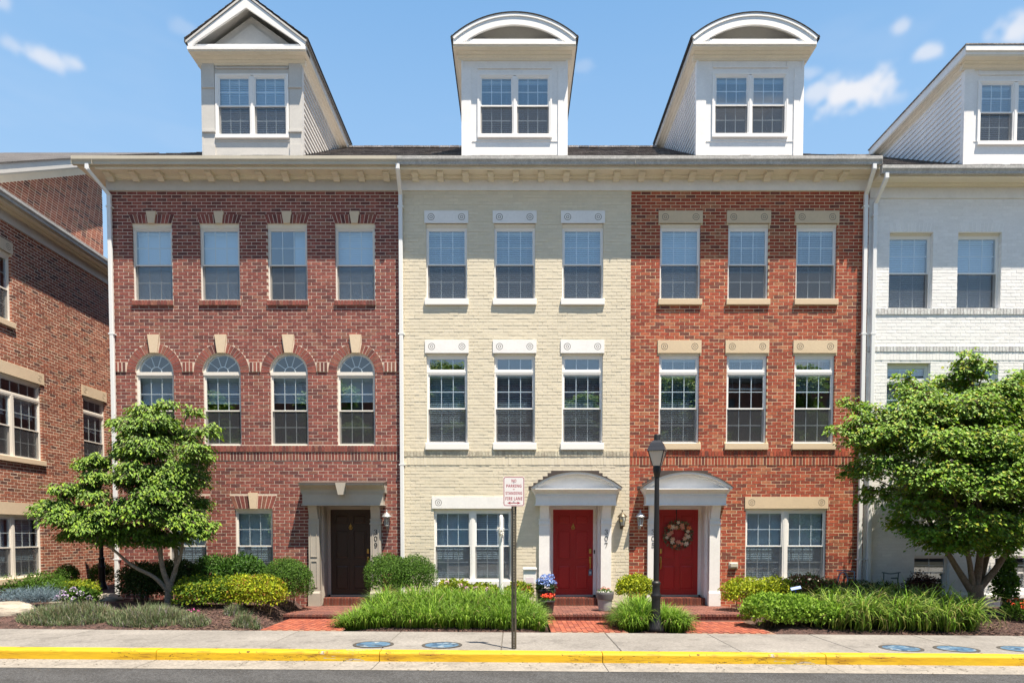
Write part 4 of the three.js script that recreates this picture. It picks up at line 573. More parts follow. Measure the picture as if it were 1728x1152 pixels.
{ // the brick house at the left, its street front turned to the right
  const h = thing('brick_house', 'brown-red brick house at the left edge, its wall receding from the street', 'house');
  const pal = [[0.34, [0.44, 0.145, 0.088]], [0.24, [0.37, 0.12, 0.076]], [0.24, [0.51, 0.185, 0.112]], [0.10, [0.18, 0.07, 0.055]], [0.08, [0.33, 0.15, 0.09]]];
  const o = { x0: -2.6, x1: 5.6, y0: -0.2, y1: 9.35, pal, mortar: [0.86, 0.74, 0.60], recess: 0.0012, jit: 0.003, partsFrom: 2.7, partsTo: 6.6, near: (x, y) => Math.hypot(x - 2.3, y - 5), openings: [{ x0: -0.1, x1: 1.87, y0: 3.7, y1: 5.67 }, { x0: 3.6, x1: 4.65, y0: 3.7, y1: 5.75 }, { x0: -0.05, x1: 0.9, y0: 6.97, y1: 8.62 }, { x0: -0.15, x1: 1.77, y0: 0.72, y1: 2.28 }], skips: [{ x0: -0.2, x1: 1.97, y0: 5.67, y1: 5.96 }, { x0: 3.54, x1: 4.71, y0: 5.75, y1: 6.04 }, { x0: -0.12, x1: 0.97, y0: 8.62, y1: 8.9 }, { x0: -0.2, x1: 1.85, y0: 2.28, y1: 2.58 }] };
  brickWall(h, o);
  const b = M.beigeVinyl, st = M.keystone;
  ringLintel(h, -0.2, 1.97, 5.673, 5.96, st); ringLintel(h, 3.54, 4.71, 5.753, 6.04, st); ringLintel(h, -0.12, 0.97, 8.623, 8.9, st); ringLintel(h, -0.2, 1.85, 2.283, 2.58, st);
  window_(h, -0.1, 1.87, 3.7, 5.67, -0.05, b, { head: 0.05, transom: 0.36, tcols: 6, units: 2, blind: true, tilt: 1.0, to: 4.75, tblind: false, sill: [-0.18, 1.95, 3.57], sillMat: st }); window_(h, 3.6, 4.65, 3.7, 5.75, -0.05, b, { head: 0.05, transom: 0.36, blind: true, tilt: 1, to: 4.8, tblind: false, sill: [3.54, 4.71, 3.57], sillMat: st });
  window_(h, -0.05, 0.9, 6.97, 8.62, -0.05, b, { blind: true, tilt: 1, sill: [-0.12, 0.97, 6.83], sillMat: st }); window_(h, -0.15, 1.77, 0.72, 2.28, -0.05, b, { head: 0.05, units: 2, blind: true, tilt: 0.9, sill: [-0.2, 1.85, 0.58], sillMat: st });
  cornice(h, -2.6, 5.6, 9.33, 9.655, M.creamTrim, M.gutterGrey, null, 0.42);
  mesh('lower_roof', bx(-2.6, 5.6, 9.75, 9.80, -0.9, 0.34), M.greyMetal, h);
  shell(h, -2.6, 5.6, 9.3);
  // the taller gable wall behind, with its raking cornice: local z = -0.9
  const up = new THREE.Group(); up.name = 'gable'; h.add(up);
  const lim = (y) => { const q = clamp((y - 10.86) / 0.575 + 1.88, -2.6, 6.25); return [Math.max(-2.6, q), 6.25]; };
  const o2 = { x0: -2.6, x1: 6.25, y0: 9.75, y1: 13.3, pal, mortar: o.mortar, recess: 0.0025, jit: 0.003, parts: 0, openings: [], skips: [], limit: lim, shape: poly([[-2.6, 9.6], [6.25, 9.6], [6.25, 13.5], [1.88, 10.95], [-2.6, 8.4]].slice(0, 4).concat([[-0.4, 9.6]])) };
  const tmp = new THREE.Group(); brickWall(tmp, o2); for (const w of [...tmp.children]) { w.name = 'gable_wall'; const rest = w.children[0]; const mm = mesh('gable_wall', w.geometry, w.material, up); const bb = mesh('bricks', rest.geometry, rest.material, up); bb.userData.kind = 'stuff'; mm.position.z = bb.position.z = -0.9; }
  const rk = (n0, n1, z0, z1, m, name) => { const s = 0.575, P = (x, e) => [x, 10.82 + (x - 1.88) * s + e]; mesh(name, ext(poly([P(-2.6, n0), P(9, n0), P(9, n1), P(-2.6, n1)]), z0, z1), m, up); };
  rk(0.0, 0.20, -0.92, -0.86, M.creamTrim, 'rake_frieze'); rk(0.2, 0.28, -0.92, -0.78, M.greyTrim, 'rake_moulding'); rk(0.281, 0.30, -1.2, -0.52, M.greyTrim, 'rake_soffit'); rk(0.27, 0.50, -0.52, -0.48, M.greyTrim, 'rake_fascia'); rk(0.501, 0.55, -6, -0.45, std([0.3, 0.28, 0.27], { roughness: 0.95, map: T.asph }), 'gable_roof');
  h.position.set(-12.3, 0, 0); h.rotation.y = Math.PI / 2;
}

// ---------------------------------------------------------------- ground, street, sidewalk, beds
const WALKS = [[-4.72, -3.2], [0.68, 2.12], [3.2, 4.86]];
const bedMax = (x) => lerp(0.28, 0.12, smooth(-1, 6, x));
function bedY(x, z) {
  let k = 1; for (const [a, b] of WALKS) { const d = x < a ? a - x : x > b ? x - b : 0; k = Math.min(k, smooth(0, 0.55, d)); }
  const r = smooth(3.44, 1.7, z); return gy(x) * smooth(-1, 3.4, z) - 0.012 + r * bedMax(x) * k - (1 - k) * 0.06 * smooth(3.44, 3.2, z) + 0.02 * (n3(x * 2.5, 0, z * 2.5) - 0.5) * r;
}
const strip = (x0, x1, z0, z1, y) => { const a = new Acc(); a.quad([x0, gy(x0) + y, z1], [x1, gy(x1) + y, z1], [x1, gy(x1) + y, z0], [x0, gy(x0) + y, z0], undefined, x0, z0); return a.build(); };
structure('ground', new THREE.PlaneGeometry(900, 900).rotateX(-Math.PI / 2).translate(0, -0.6, 0), std([0.10, 0.11, 0.07], { roughness: 1 }));
structure('road', strip(-60, 60, 6.26, 13.4, -0.150), M.asphalt);
{ const g = structure('gutter_pan'); for (let k = -9; k < 9; k++) { const x0 = -2.06 + k * 3.42, x1 = x0 + 3.41; const m = mesh('pan_slab', strip(x0, x1, 5.60, 6.275, -0.145), M.pan, g); } mesh('pan_bed', strip(-34, 30, 5.5, 6.27, -0.156), M.joint, g); }
{ // kerb: rounded nose, painted yellow, in poured lengths
  const g = structure('kerb'); const p = [[5.40, -0.17], [5.625, -0.17], [5.615, -0.03], [5.604, -0.010], [5.588, -0.001], [5.568, 0.002], [5.40, 0.002]];
  const seg = prof(p.map(([z, y]) => [z, y]), 0, 3.408); const uv = seg.attributes.uv, ps = seg.attributes.position; for (let i = 0; i < uv.count; i++) uv.setXY(i, ps.getX(i), (5.7 - ps.getZ(i)) + ps.getY(i) * -1);
  for (let k = -9; k < 9; k++) { const s = seg.clone(), u = s.attributes.uv; for (let i = 0; i < u.count; i++) u.setX(i, u.getX(i) + k * 3.42); const m = mesh('kerb_length', s, M.kerb, g); const x0 = -2.06 + k * 3.42; m.position.set(x0, gy(x0) - 0.0 + (R() - 0.5) * 0.003, (R() - 0.5) * 0.006); m.rotation.z = Math.atan(-0.007); }
}
{ const g = structure('sidewalk'); mesh('slab_bed', strip(-34, 30, 3.42, 5.41, -0.014), M.joint, g);
  for (let k = -17; k < 15; k++) { const x0 = 1.68 + k * 1.885, a = new Acc(), x1 = x0 + 1.875, e = 0.008, dy = (R() - 0.5) * 0.003, ou = R() * 20, ov = R() * 20; const P = (x, z, y) => [x, gy(x) + y + dy, z], z0 = 3.44, z1 = 5.393;
    a.quad(P(x0 + e, z1 - e, 0), P(x1 - e, z1 - e, 0), P(x1 - e, z0 + e, 0), P(x0 + e, z0 + e, 0), undefined, ou, ov); a.quad(P(x0, z1, -0.012), P(x0 + e, z1 - e, 0), P(x0 + e, z0 + e, 0), P(x0, z0, -0.012)); a.quad(P(x1 - e, z1 - e, 0), P(x1, z1, -0.012), P(x1, z0, -0.012), P(x1 - e, z0 + e, 0)); a.quad(P(x0, z1, -0.02), P(x1, z1, -0.02), P(x1 - e, z1 - e, 0), P(x0 + e, z1 - e, 0)); a.quad(P(x0 + e, z0 + e, 0), P(x1 - e, z0 + e, 0), P(x1, z0, -0.02), P(x0, z0, -0.02));
    mesh('slab', a.build(), M.concrete, g); } }
{ // mulched beds between the sidewalk and the houses
  const a = new Acc(), nx = 230, nz = 60, X0 = -16, X1 = 16, Z0 = -9, Z1 = 3.45; const V = (i, j) => { const x = lerp(X0, X1, i / nx), z = lerp(Z1, Z0, Math.pow(j / nz, 1.5)); return [x, bedY(x, z), z]; };
  for (let j = 0; j <= nz; j++) for (let i = 0; i <= nx; i++) { const v = V(i, j); a.vert(...v, 0, 1, 0, v[0], v[2]); }
  for (let j = 0; j < nz; j++) for (let i = 0; i < nx; i++) { const k = j * (nx + 1) + i; a.i.push(k, k + 1, k + nx + 2, k, k + nx + 2, k + nx + 1); }
  const g = a.build(); g.computeVertexNormals(); structure('garden_bed', g, M.mulch);
  const c = new Acc(), pal = [[0.085, 0.048, 0.038], [0.055, 0.034, 0.029], [0.12, 0.07, 0.05], [0.04, 0.026, 0.023], [0.17, 0.11, 0.08]];
  for (let k = 0; k < 9000; k++) { const x = k % 3 ? (k % 2 ? rr(-7.2, -3.9) : rr(7.5, 12.5)) : rr(-12, 12), z = 3.42 - Math.pow(R(), 1.3) * 3.2; if (WALKS.some(([p, q]) => x > p && x < q)) continue; const y = bedY(x, z) + 0.004, an = R() * 3.14, l = rr(0.012, 0.05), w = rr(0.004, 0.012), t = rr(-0.3, 0.3), cx = Math.cos(an), cz = Math.sin(an); c.quad([x - cx * l + cz * w, y - t * l, z - cz * l - cx * w], [x + cx * l + cz * w, y + t * l + 0.004, z + cz * l - cx * w], [x + cx * l - cz * w, y + t * l + 0.008, z + cz * l + cx * w], [x - cx * l - cz * w, y - t * l + 0.004, z - cz * l + cx * w], vary(pal[Math.floor(R() * 5)], 0.4)); }
  one('mulch', 'loose brown shredded bark mulch on the garden beds', 'mulch', c.build(), std([1, 1, 1], { vertexColors: true, roughness: 1, side: THREE.DoubleSide }), null, 'stuff');
}
{ // brick paths and stoops
  const paveMats = [[0.37, 0.092, 0.05], [0.42, 0.11, 0.06], [0.33, 0.08, 0.046], [0.45, 0.13, 0.075], [0.29, 0.075, 0.05]].map((c) => brickMat({ vertexColors: false, color: lin(...c) }));
  const capMats = [[0.26, 0.10, 0.075], [0.22, 0.085, 0.07], [0.30, 0.125, 0.095], [0.18, 0.075, 0.065]].map((c) => brickMat({ vertexColors: false, color: lin(...c) }));
  const sand = std([0.22, 0.13, 0.09], { roughness: 1 });
  const stoops = [[-4.86, -3.06], [0.55, 2.30], [3.08, 5.02]];
  WALKS.forEach(([a, b], i) => {
    const g = structure('brick_path'); mesh('sand_bed', strip(a, b, 1.60, 3.435, -0.004), sand, g);
    const br = bx(-0.0955, 0.0955, -0.03, 0.006, -0.0455, 0.0455); // bricks laid in pairs, across and along
    const L = 0.2, W = 0.1;
    for (let r = 0; r * L < 1.82; r++) for (let c = 0; c * L < b - a - 0.05; c++) for (let k = 0; k < 2; k++) { const along = i !== 2 ? true : true, off = (r % 2) * 0 + (c % 2) * 0.1; let x = a + 0.1 + c * L, z = 3.33 - r * L + (along ? 0 : 0); x += along ? (k - 0.5) * W : 0; z += (k + c * 2) % 2 ? 0.1 : 0; z -= 0.05; if (x < a + 0.04 || x > b - 0.04 || z < 1.66 || z > 3.345) continue; const m = mesh('brick', br, paveMats[Math.floor(R() * 5)], g); m.rotation.y = Math.PI / 2 + (R() - 0.5) * 0.012; m.position.set(x, gy(x) + R() * 0.003, z); }
    const [sa, sb] = stoops[i], s = structure('brick_stoop'); mesh('stoop_core', bx(sa + 0.01, sb - 0.01, -0.1, 0.108, -0.15, 1.738), std([0.30, 0.21, 0.17], { roughness: 1 }), s);
    const cap = rbx(-0.0325, 0.0325, -0.028, 0.028, -0.1, 0.1, 0.006), face = bx(-0.095, 0.095, -0.03, 0.03, -0.02, 0.02), fl = bx(-0.095, 0.095, -0.02, 0.012, -0.045, 0.045);
    for (let x = sa + 0.04; x < sb - 0.03; x += 0.076) { const m = mesh('brick', cap, capMats[Math.floor(R() * 4)], s); m.position.set(x, 0.097 + R() * 0.003, 1.66); }
    for (let x = sa + 0.1; x < sb - 0.05; x += 0.203) { const m = mesh('brick', face, capMats[Math.floor(R() * 4)], s); m.position.set(x, 0.034, 1.722); }
    for (let z = 0.05, r = 0; z < 1.54; z += 0.102, r++) for (let x = sa + 0.1 - (r % 2) * 0.1; x < sb - 0.03; x += 0.203) { if (x < sa + 0.05 || x > sb - 0.08) continue; const m = mesh('brick', fl, capMats[Math.floor(R() * 4)], s); m.position.set(x, 0.108 + R() * 0.003, z); }
  });
}
{ // round floor decals on the sidewalk
  const cv = (v) => { const c = document.createElement('canvas'); c.width = c.height = 256; const x = c.getContext('2d'); x.fillStyle = '#6f6a64'; x.fillRect(0, 0, 256, 256); x.beginPath(); x.arc(128, 128, 106, 0, 7); x.fillStyle = '#6fa3cf'; x.fill(); x.save(); x.beginPath(); x.arc(128, 128, 104, 0, 7); x.clip(); const q = rng(v + 3); for (let k = 0; k < 26; k++) { x.fillStyle = ['#cfe2f2', '#3f6f9d', '#8dbce0', '#2f5c88', '#e8f1f8', '#5f6f7c'][k % 6]; x.globalAlpha = 0.75; x.beginPath(); x.ellipse(30 + q() * 196, 30 + q() * 196, 8 + q() * 34, 6 + q() * 14, q() * 3, 0, 7); x.fill(); } x.restore(); x.globalAlpha = 0.35; for (let k = 0; k < 260; k++) { x.fillStyle = k % 2 ? '#57524d' : '#a8a39c'; x.fillRect(q() * 256, q() * 256, 1 + q() * 4, 1 + q() * 3); } const t = new THREE.CanvasTexture(c); t.colorSpace = THREE.SRGBColorSpace; return t; };
  const spots = [[-2.3, 4.93, 'leftmost round blue and grey decal stuck flat on the sidewalk'], [-1.18, 4.95, 'round blue decal on the sidewalk just left of the sign post'], [6.3, 4.95, 'round blue decal on the sidewalk in front of the daylilies'], [7.18, 4.98, 'round blue decal on the sidewalk nearest the right tree'], [8.25, 4.95, 'round grey decal cut off by the right edge of the photo']];
  spots.forEach(([x, z, l], k) => { const g = new THREE.CylinderGeometry(0.33, 0.33, 0.003, 40), m = one('sidewalk_decal', l, 'decal', g, std([0.33, 0.33, 0.33], { map: cv(k), roughness: 0.7 }), 'round decals on the sidewalk'); m.position.set(x, gy(x) + 0.006, z); m.rotation.set(0, 0.4 + k * 1.9, -0.007); });
}
{ const a = new Acc(); for (let k = 0; k < 520; k++) { const cl = Math.floor(R() * 26), x = -9 + cl * 0.71 + Math.pow(R(), 2) * rr(-0.6, 0.6), z = R() < 0.8 ? 5.64 + Math.pow(R(), 1.5) * 0.5 : rr(6.2, 6.5), y = gy(x) - 0.141, t = R() * 6.28, l = rr(0.004, 0.02), w = rr(0.003, 0.008), c = Math.cos(t), s = Math.sin(t); a.quad([x - c * l - s * w, y, z - s * l + c * w], [x + c * l - s * w, y + 0.003, z + s * l + c * w], [x + c * l + s * w, y + 0.003, z + s * l - c * w], [x - c * l + s * w, y, z - s * l - c * w], vary([0.07, 0.055, 0.03], 0.8)); } one('leaf_litter', 'dry leaf bits and grit lying in the gutter below the yellow kerb', 'leaf litter', a.build(), std([1, 1, 1], { vertexColors: true, roughness: 1, side: THREE.DoubleSide }), null, 'stuff'); }
// the far side of the street, mirrored in the windows
structure('far_sidewalk', strip(-60, 60, 13.4, 14.9, -0.02), M.concrete); structure('added_bounce_paving', strip(-90, 90, 14.9, 24.5, -0.026), M.pan); structure('lawn', strip(-90, 90, 24.5, 60, -0.03), std([0.05, 0.085, 0.02], { roughness: 1, map: T.mulch }));  // pale paving past the sidewalk is added, unseen, to bounce fill onto facades

// ---------------------------------------------------------------- plants
const V3 = (x, y, z) => new THREE.Vector3(x, y, z);
function rdir() { const z = rr(-1, 1), a = R() * 6.2832, s = Math.sqrt(1 - z * z); return V3(s * Math.cos(a), z, s * Math.sin(a)); }
const pickc = (pal, v = 0.3) => vary(pal[Math.floor(R() * pal.length)], v);
// shrub foliage: leaves on and just under the lumpy surface of ellipsoids [x,y,z,rx,ry,rz]
function foliage(blobs, n, len, wid, pal, o = {}) {
  const a = new Acc(), areas = blobs.map((b) => b[3] * b[4] + b[4] * b[5] + b[3] * b[5]), tot = areas.reduce((p, q) => p + q);
  blobs.forEach((b, bi) => { const k = Math.round(n * areas[bi] / tot);
    for (let i = 0; i < k; i++) {
      const d = rdir(); if (d.y < (o.low ?? -0.45)) { d.y = -d.y * 0.6; d.normalize(); }
      const lump = 1 + (o.lump ?? 0.16) * (n3(d.x * (o.freq ?? 3) + b[0] * 3, d.y * (o.freq ?? 3), d.z * (o.freq ?? 3) + b[2]) - 0.5) * 2 + (o.fine ?? 0.10) * (n3(d.x * 9 + 7, d.y * 9, d.z * 9) - 0.5) * 2;
      const t = lump * (1 - Math.pow(R(), 1.6) * (o.deep ?? 0.5)), p = V3(b[0] + d.x * b[3] * t, b[1] + d.y * b[4] * t, b[2] + d.z * b[5] * t); if (o.floor !== undefined && p.y < o.floor) p.y = o.floor + R() * 0.08;
      const nrm = V3(d.x / b[3], d.y / b[4], d.z / b[5]).normalize(), dir = rdir().multiplyScalar(o.spread ?? 0.8).add(nrm.clone().multiplyScalar(o.out ?? 0.6)).add(V3(0, o.up ?? 0.15, 0)).normalize();
      const up = nrm.clone().add(rdir().multiplyScalar(0.6)).normalize(); a.leaf(p, dir, up, len * rr(0.7, 1.25), wid * rr(0.75, 1.2), pickc(pal), o.droop ?? 0.2);
    } });
  return a;
}
function shrub(name, label, cat, blobs, n, len, wid, pal, o = {}, group) {
  const g = thing(name, label, cat, group), base = [blobs[0][0], bedY(blobs[0][0], blobs[0][2]), blobs[0][2]];
  mesh('foliage', foliage(blobs, Math.round(n * 1.7), len * 1.1, wid * 1.15, pal, o).build(), M.leaf, g);
  const st = []; blobs.forEach((b) => { for (let k = 0; k < 9; k++) { const x = b[0] + rr(-0.35, 0.35) * b[3], z = b[2] + rr(-0.3, 0.3) * b[5], y = bedY(x, z) - 0.03; st.push(tube([[x, y, z], [x + rr(-0.05, 0.05), (y + b[1]) / 2, z], [x + rr(-0.12, 0.12), b[1], z + rr(-0.1, 0.1)]], [0.014, 0.01, 0.005], 5)); } });
  mesh('stems', merge(st), M.twig, g);
  return settle(g, ...base);
}
function flowers(parent, spots, r, pal, name = 'flower_head', petals = 46, size = 0.03) { for (const [x, y, z, k] of spots) { const a = new Acc(), rad = r * (k ?? 1); for (let i = 0; i < petals; i++) { const d = rdir(); if (d.y < -0.5) d.y *= -1; a.leaf(V3(x + d.x * rad * 0.8, y + d.y * rad * 0.7, z + d.z * rad * 0.8), d.clone().add(rdir().multiplyScalar(0.9)).normalize(), d, size * rr(0.8, 1.2), size * rr(0.8, 1.1), pickc(pal, 0.25), 0.1); } mesh(name, a.build(), M.petal, parent).position.sub(parent.position); } }
const G = { box: [[0.058, 0.138, 0.014], [0.078, 0.175, 0.019], [0.045, 0.11, 0.011], [0.11, 0.22, 0.026]], laurel: [[0.04, 0.12, 0.012], [0.065, 0.17, 0.018], [0.03, 0.09, 0.010], [0.10, 0.22, 0.03]], gold: [[0.34, 0.41, 0.016], [0.43, 0.47, 0.022], [0.27, 0.35, 0.014], [0.19, 0.28, 0.013]], goldGreen: [[0.23, 0.30, 0.014], [0.31, 0.36, 0.018], [0.13, 0.21, 0.012]], sedum: [[0.22, 0.38, 0.04], [0.29, 0.46, 0.055], [0.17, 0.31, 0.03]], spruce: [[0.17, 0.26, 0.32], [0.23, 0.32, 0.39], [0.12, 0.18, 0.22]], dark: [[0.028, 0.062, 0.012], [0.04, 0.085, 0.017], [0.05, 0.10, 0.022]], green: [[0.065, 0.155, 0.012], [0.095, 0.20, 0.018], [0.05, 0.115, 0.010]], redTip: [[0.09, 0.16, 0.03], [0.26, 0.07, 0.04], [0.13, 0.18, 0.03], [0.19, 0.09, 0.04]], maroon: [[0.055, 0.018, 0.018], [0.08, 0.028, 0.024], [0.035, 0.02, 0.014]], lav: [[0.12, 0.18, 0.08], [0.16, 0.22, 0.11], [0.085, 0.14, 0.055], [0.20, 0.22, 0.14], [0.22, 0.19, 0.12]], lir: [[0.13, 0.26, 0.018], [0.17, 0.31, 0.024], [0.095, 0.20, 0.013], [0.24, 0.37, 0.045], [0.13, 0.26, 0.018]], day: [[0.115, 0.24, 0.018], [0.155, 0.29, 0.024], [0.085, 0.18, 0.013], [0.23, 0.35, 0.045], [0.26, 0.29, 0.07]] };
const S = (x, z, w, h, y0, rz) => [x, y0 + h * 0.46, z, w / 2, h * 0.54, rz ?? w / 2];
// left of the plum house
shrub('spreading_shrub', 'low bright green spreading shrub at the left edge under the ground-floor window', 'shrub', [[-12.75, 0.40, -0.6, 0.75, 0.42, 0.6], [-11.75, 0.42, -1.0, 0.6, 0.42, 0.55], [-11.2, 0.36, -0.5, 0.45, 0.32, 0.4]], 6500, 0.055, 0.022, G.green, { lump: 0.25, freq: 5 });
shrub('golden_shrub', 'yellow-green shrub beside the far black lamp post', 'shrub', [[-10.8, 0.34, -0.9, 0.52, 0.32, 0.42]], 2200, 0.05, 0.028, G.goldGreen, { lump: 0.25 });
shrub('round_shrub', 'small dark round shrub against the left brick wall', 'shrub', [[-11.96, 0.62, -2.2, 0.30, 0.36, 0.28]], 1500, 0.045, 0.024, G.box);
shrub('round_shrub', 'small dark round shrub behind the far black lamp post', 'shrub', [[-11.70, 0.6, -3.3, 0.32, 0.38, 0.3]], 1400, 0.045, 0.024, G.box);
shrub('blue_spruce', 'low silvery blue dwarf spruce behind the pale boulder', 'shrub', [[-11.0, 0.30, 0.8, 0.58, 0.27, 0.42], [-10.55, 0.32, 0.75, 0.4, 0.27, 0.38]], 6500, 0.05, 0.009, G.spruce, { lump: 0.4, freq: 5, fine: 0.3, out: 0.8, up: 0.3 });
{ const g = shrub('hydrangea', 'low hydrangea with pale mauve flower heads among the boulders', 'flowering shrub', [[-9.85, 0.32, 0.55, 0.42, 0.24, 0.32]], 900, 0.09, 0.055, G.green, { }); flowers(g, [[-10.05, 0.5, 0.85], [-9.85, 0.56, 0.8], [-9.66, 0.48, 0.86], [-10.15, 0.4, 0.9, 0.8], [-9.75, 0.36, 0.95, 0.9], [-9.95, 0.42, 0.95], [-9.5, 0.38, 0.8, 0.8]], 0.075, [[0.42, 0.36, 0.55], [0.55, 0.5, 0.66], [0.35, 0.27, 0.5]]); }
function boulder(label, x, y, z, sx, sy, sz, seed) { const g = new THREE.IcosahedronGeometry(1, 4), p = g.attributes.position; for (let i = 0; i < p.count; i++) { const a = p.getX(i), b = p.getY(i), c = p.getZ(i), k = 1 + 0.42 * (n3(a * 1.3 + seed, b * 1.3, c * 1.3) - 0.5) + 0.12 * (n3(a * 5 + seed, b * 5, c * 5) - 0.5); p.setXYZ(i, a * k * sx, Math.min(b * k, 0.85) * sy, c * k * sz); } g.computeVertexNormals(); const m = one('boulder', label, 'boulder', g, M.rock, 'boulders in the bed'); m.position.set(x, y, z); }
boulder('pale boulder between the blue spruce and the hydrangea', -10.2, 0.16, 0.85, 0.30, 0.17, 0.22, 3); boulder('grey boulder right of the hydrangea at the house corner', -9.35, 0.3, 0.35, 0.32, 0.16, 0.25, 11); boulder('flat pale boulder at the lower left edge beside the sidewalk', -10.35, 0.22, 2.15, 0.62, 0.22, 0.5, 23); boulder('small whitish boulder half hidden in the long grass row', -2.63, 0.38, 1.45, 0.2, 0.13, 0.15, 31);
// lavender-like grey-green mounds along the sidewalk
function mound(label, x, z, w, d, h, n) { const a = new Acc(); for (let i = 0; i < n; i++) { const q = Math.sqrt(R()), t = R() * 6.2832, px = x + Math.cos(t) * q * w / 2, pz = z + Math.sin(t) * q * d / 2, hh = h * (1 - q * q * 0.65) * (0.7 + 0.7 * n3(px * 6, 0, pz * 6)); a.blade([px, bedY(px, pz) - 0.01, pz], R() * 6.28, hh * rr(0.6, 1.3), 0.010, rr(0.3, 1.5), pickc(R() < 0.06 ? [[0.26, 0.2, 0.28]] : G.lav), 3); } const m = one('grey_green_mound', label, 'ground cover', a.build(), M.blade, 'grey-green mounds by the sidewalk', 'stuff'); return m; }
mound('long low grey-green lavender mound left of the small tree', -8.75, 2.65, 1.95, 1.0, 0.30, 6500); mound('grey-green lavender mound in front of the tree trunk', -7.1, 2.75, 1.6, 0.95, 0.30, 5000); mound('small grey-green tuft on the mulch right of the lavender mounds', -6.12, 2.95, 0.55, 0.5, 0.22, 1100); mound('grey-green tuft on the mulch in front of the golden shrub', -5.62, 2.3, 0.45, 0.4, 0.2, 800); mound('grey-green tuft on the mulch closest to the sidewalk', -5.15, 2.95, 0.55, 0.42, 0.22, 1000);
{ const g = thing('pink_flowers', 'tiny pink flowers on the mulch right of the tree trunk', 'flowers'); flowers(g, [[-6.62, 0.24, 2.2], [-6.5, 0.26, 2.25], [-6.42, 0.22, 2.2]], 0.035, [[0.6, 0.12, 0.35], [0.5, 0.08, 0.3]], 'flower_head', 18, 0.03); mesh('leaves', foliage([[-6.52, 0.18, 2.2, 0.16, 0.07, 0.1]], 120, 0.05, 0.025, G.green).build(), M.leaf, g); settle(g, -6.5, 0.16, 2.2); for (const c of g.children) if (c.name === 'flower_head') c.position.set(6.5, -0.16, -2.2); }
// in front of the plum house
shrub('dark_hedge', 'dark clipped hedge in the shade behind the small tree', 'hedge', [[-8.3, 0.68, 0.75, 0.55, 0.5, 0.4], [-7.65, 0.72, 0.7, 0.6, 0.52, 0.42]], 7000, 0.06, 0.028, G.dark, { });
shrub('laurel_hedge', 'glossy green laurel hedge under the ground-floor window of the plum house', 'hedge', [[-6.75, 0.85, 0.7, 0.5, 0.46, 0.38], [-6.1, 0.86, 0.72, 0.52, 0.48, 0.4]], 4200, 0.075, 0.026, G.laurel, { up: 0.35 });
shrub('boxwood', 'rounded green boxwood left of the dark brown door', 'shrub', [[-5.03, 0.71, 0.95, 0.57, 0.58, 0.52]], 8500, 0.034, 0.018, G.box, { lump: 0.1, fine: 0.09 }, 'clipped round boxwoods');
shrub('golden_shrub', 'yellow-green golden shrub right of the small tree trunk', 'shrub', [[-6.6, 0.56, 1.85, 0.45, 0.36, 0.4], [-6.05, 0.56, 1.8, 0.42, 0.36, 0.36]], 3300, 0.055, 0.03, [...G.goldGreen, G.green[0], G.green[1]], { lump: 0.28 }, 'golden shrubs');
shrub('golden_shrub', 'bright yellow golden shrub in front of the left round boxwood', 'shrub', [[-5.2, 0.58, 2.0, 0.5, 0.38, 0.42], [-5.65, 0.6, 1.85, 0.34, 0.35, 0.32]], 3400, 0.055, 0.03, [...G.gold, ...G.gold, [0.30, 0.16, 0.03]], { lump: 0.3 }, 'golden shrubs');
shrub('boxwood', 'large rounded green boxwood between the brown door and the cream house window', 'shrub', [[-2.78, 0.84, 1.0, 0.52, 0.54, 0.55], [-2.2, 0.83, 1.0, 0.50, 0.52, 0.52]], 12500, 0.034, 0.018, G.box, { lump: 0.12, fine: 0.10 }, 'clipped round boxwoods');
// grassy rows
function grass(name, label, cat, cells, n, l0, l1, w, lean, pal, group) { const a = new Acc(); for (let i = 0; i < n; i++) { const c = cells[Math.floor(R() * cells.length)], q = Math.pow(R(), 0.6), t = R() * 6.2832, x = c[0] + Math.cos(t) * q * c[2], z = c[1] + Math.sin(t) * q * c[2]; a.blade([x, bedY(x, z) - 0.02, z], t + rr(-1.2, 1.2), rr(l0, l1) * (c[3] ?? 1), w * rr(0.7, 1.2), lean * (0.3 + 0.8 * q) * rr(0.55, 1.25), pickc(R() < 0.025 ? [[0.34, 0.28, 0.13], [0.26, 0.2, 0.09]] : pal, 0.55), 5); } return one(name, label, cat, a.build(), M.blade, group, 'stuff'); }
{ const cells = []; for (let x = -3.2; x < 0.48; x += 0.2) for (const z of [1.75, 2.15, 2.55, 2.95]) cells.push([x + rr(-0.06, 0.06), z + rr(-0.08, 0.08), 0.16, rr(0.9, 1.1) * (x < -3.0 || x > 0.4 ? 0.85 : 1)]); grass('liriope_row', 'long row of arching green liriope grass in front of the cream house', 'grass', cells, 11000, 0.36, 0.64, 0.019, 1.05, G.lir, 'liriope grass by the sidewalk'); }
{ const cells = []; for (const [x, z] of [[2.3, 2.3], [2.5, 2.55], [2.2, 2.6], [2.42, 2.9], [2.2, 2.95], [2.55, 2.25], [2.35, 2.0]]) cells.push([x, z, 0.15, 1.05]); grass('liriope_clump', 'green liriope grass clump left of the near black lamp post', 'grass', cells, 2500, 0.42, 0.7, 0.020, 1.0, G.lir, 'liriope grass by the sidewalk'); }
{ const cells = []; for (const [x, z] of [[2.95, 2.5], [3.12, 2.7], [2.98, 2.95], [3.15, 3.0], [3.05, 2.3]]) cells.push([x, z, 0.14, 0.95]); grass('liriope_clump', 'green liriope grass clump right of the near black lamp post', 'grass', cells, 1800, 0.42, 0.7, 0.020, 1.0, G.lir, 'liriope grass by the sidewalk'); }
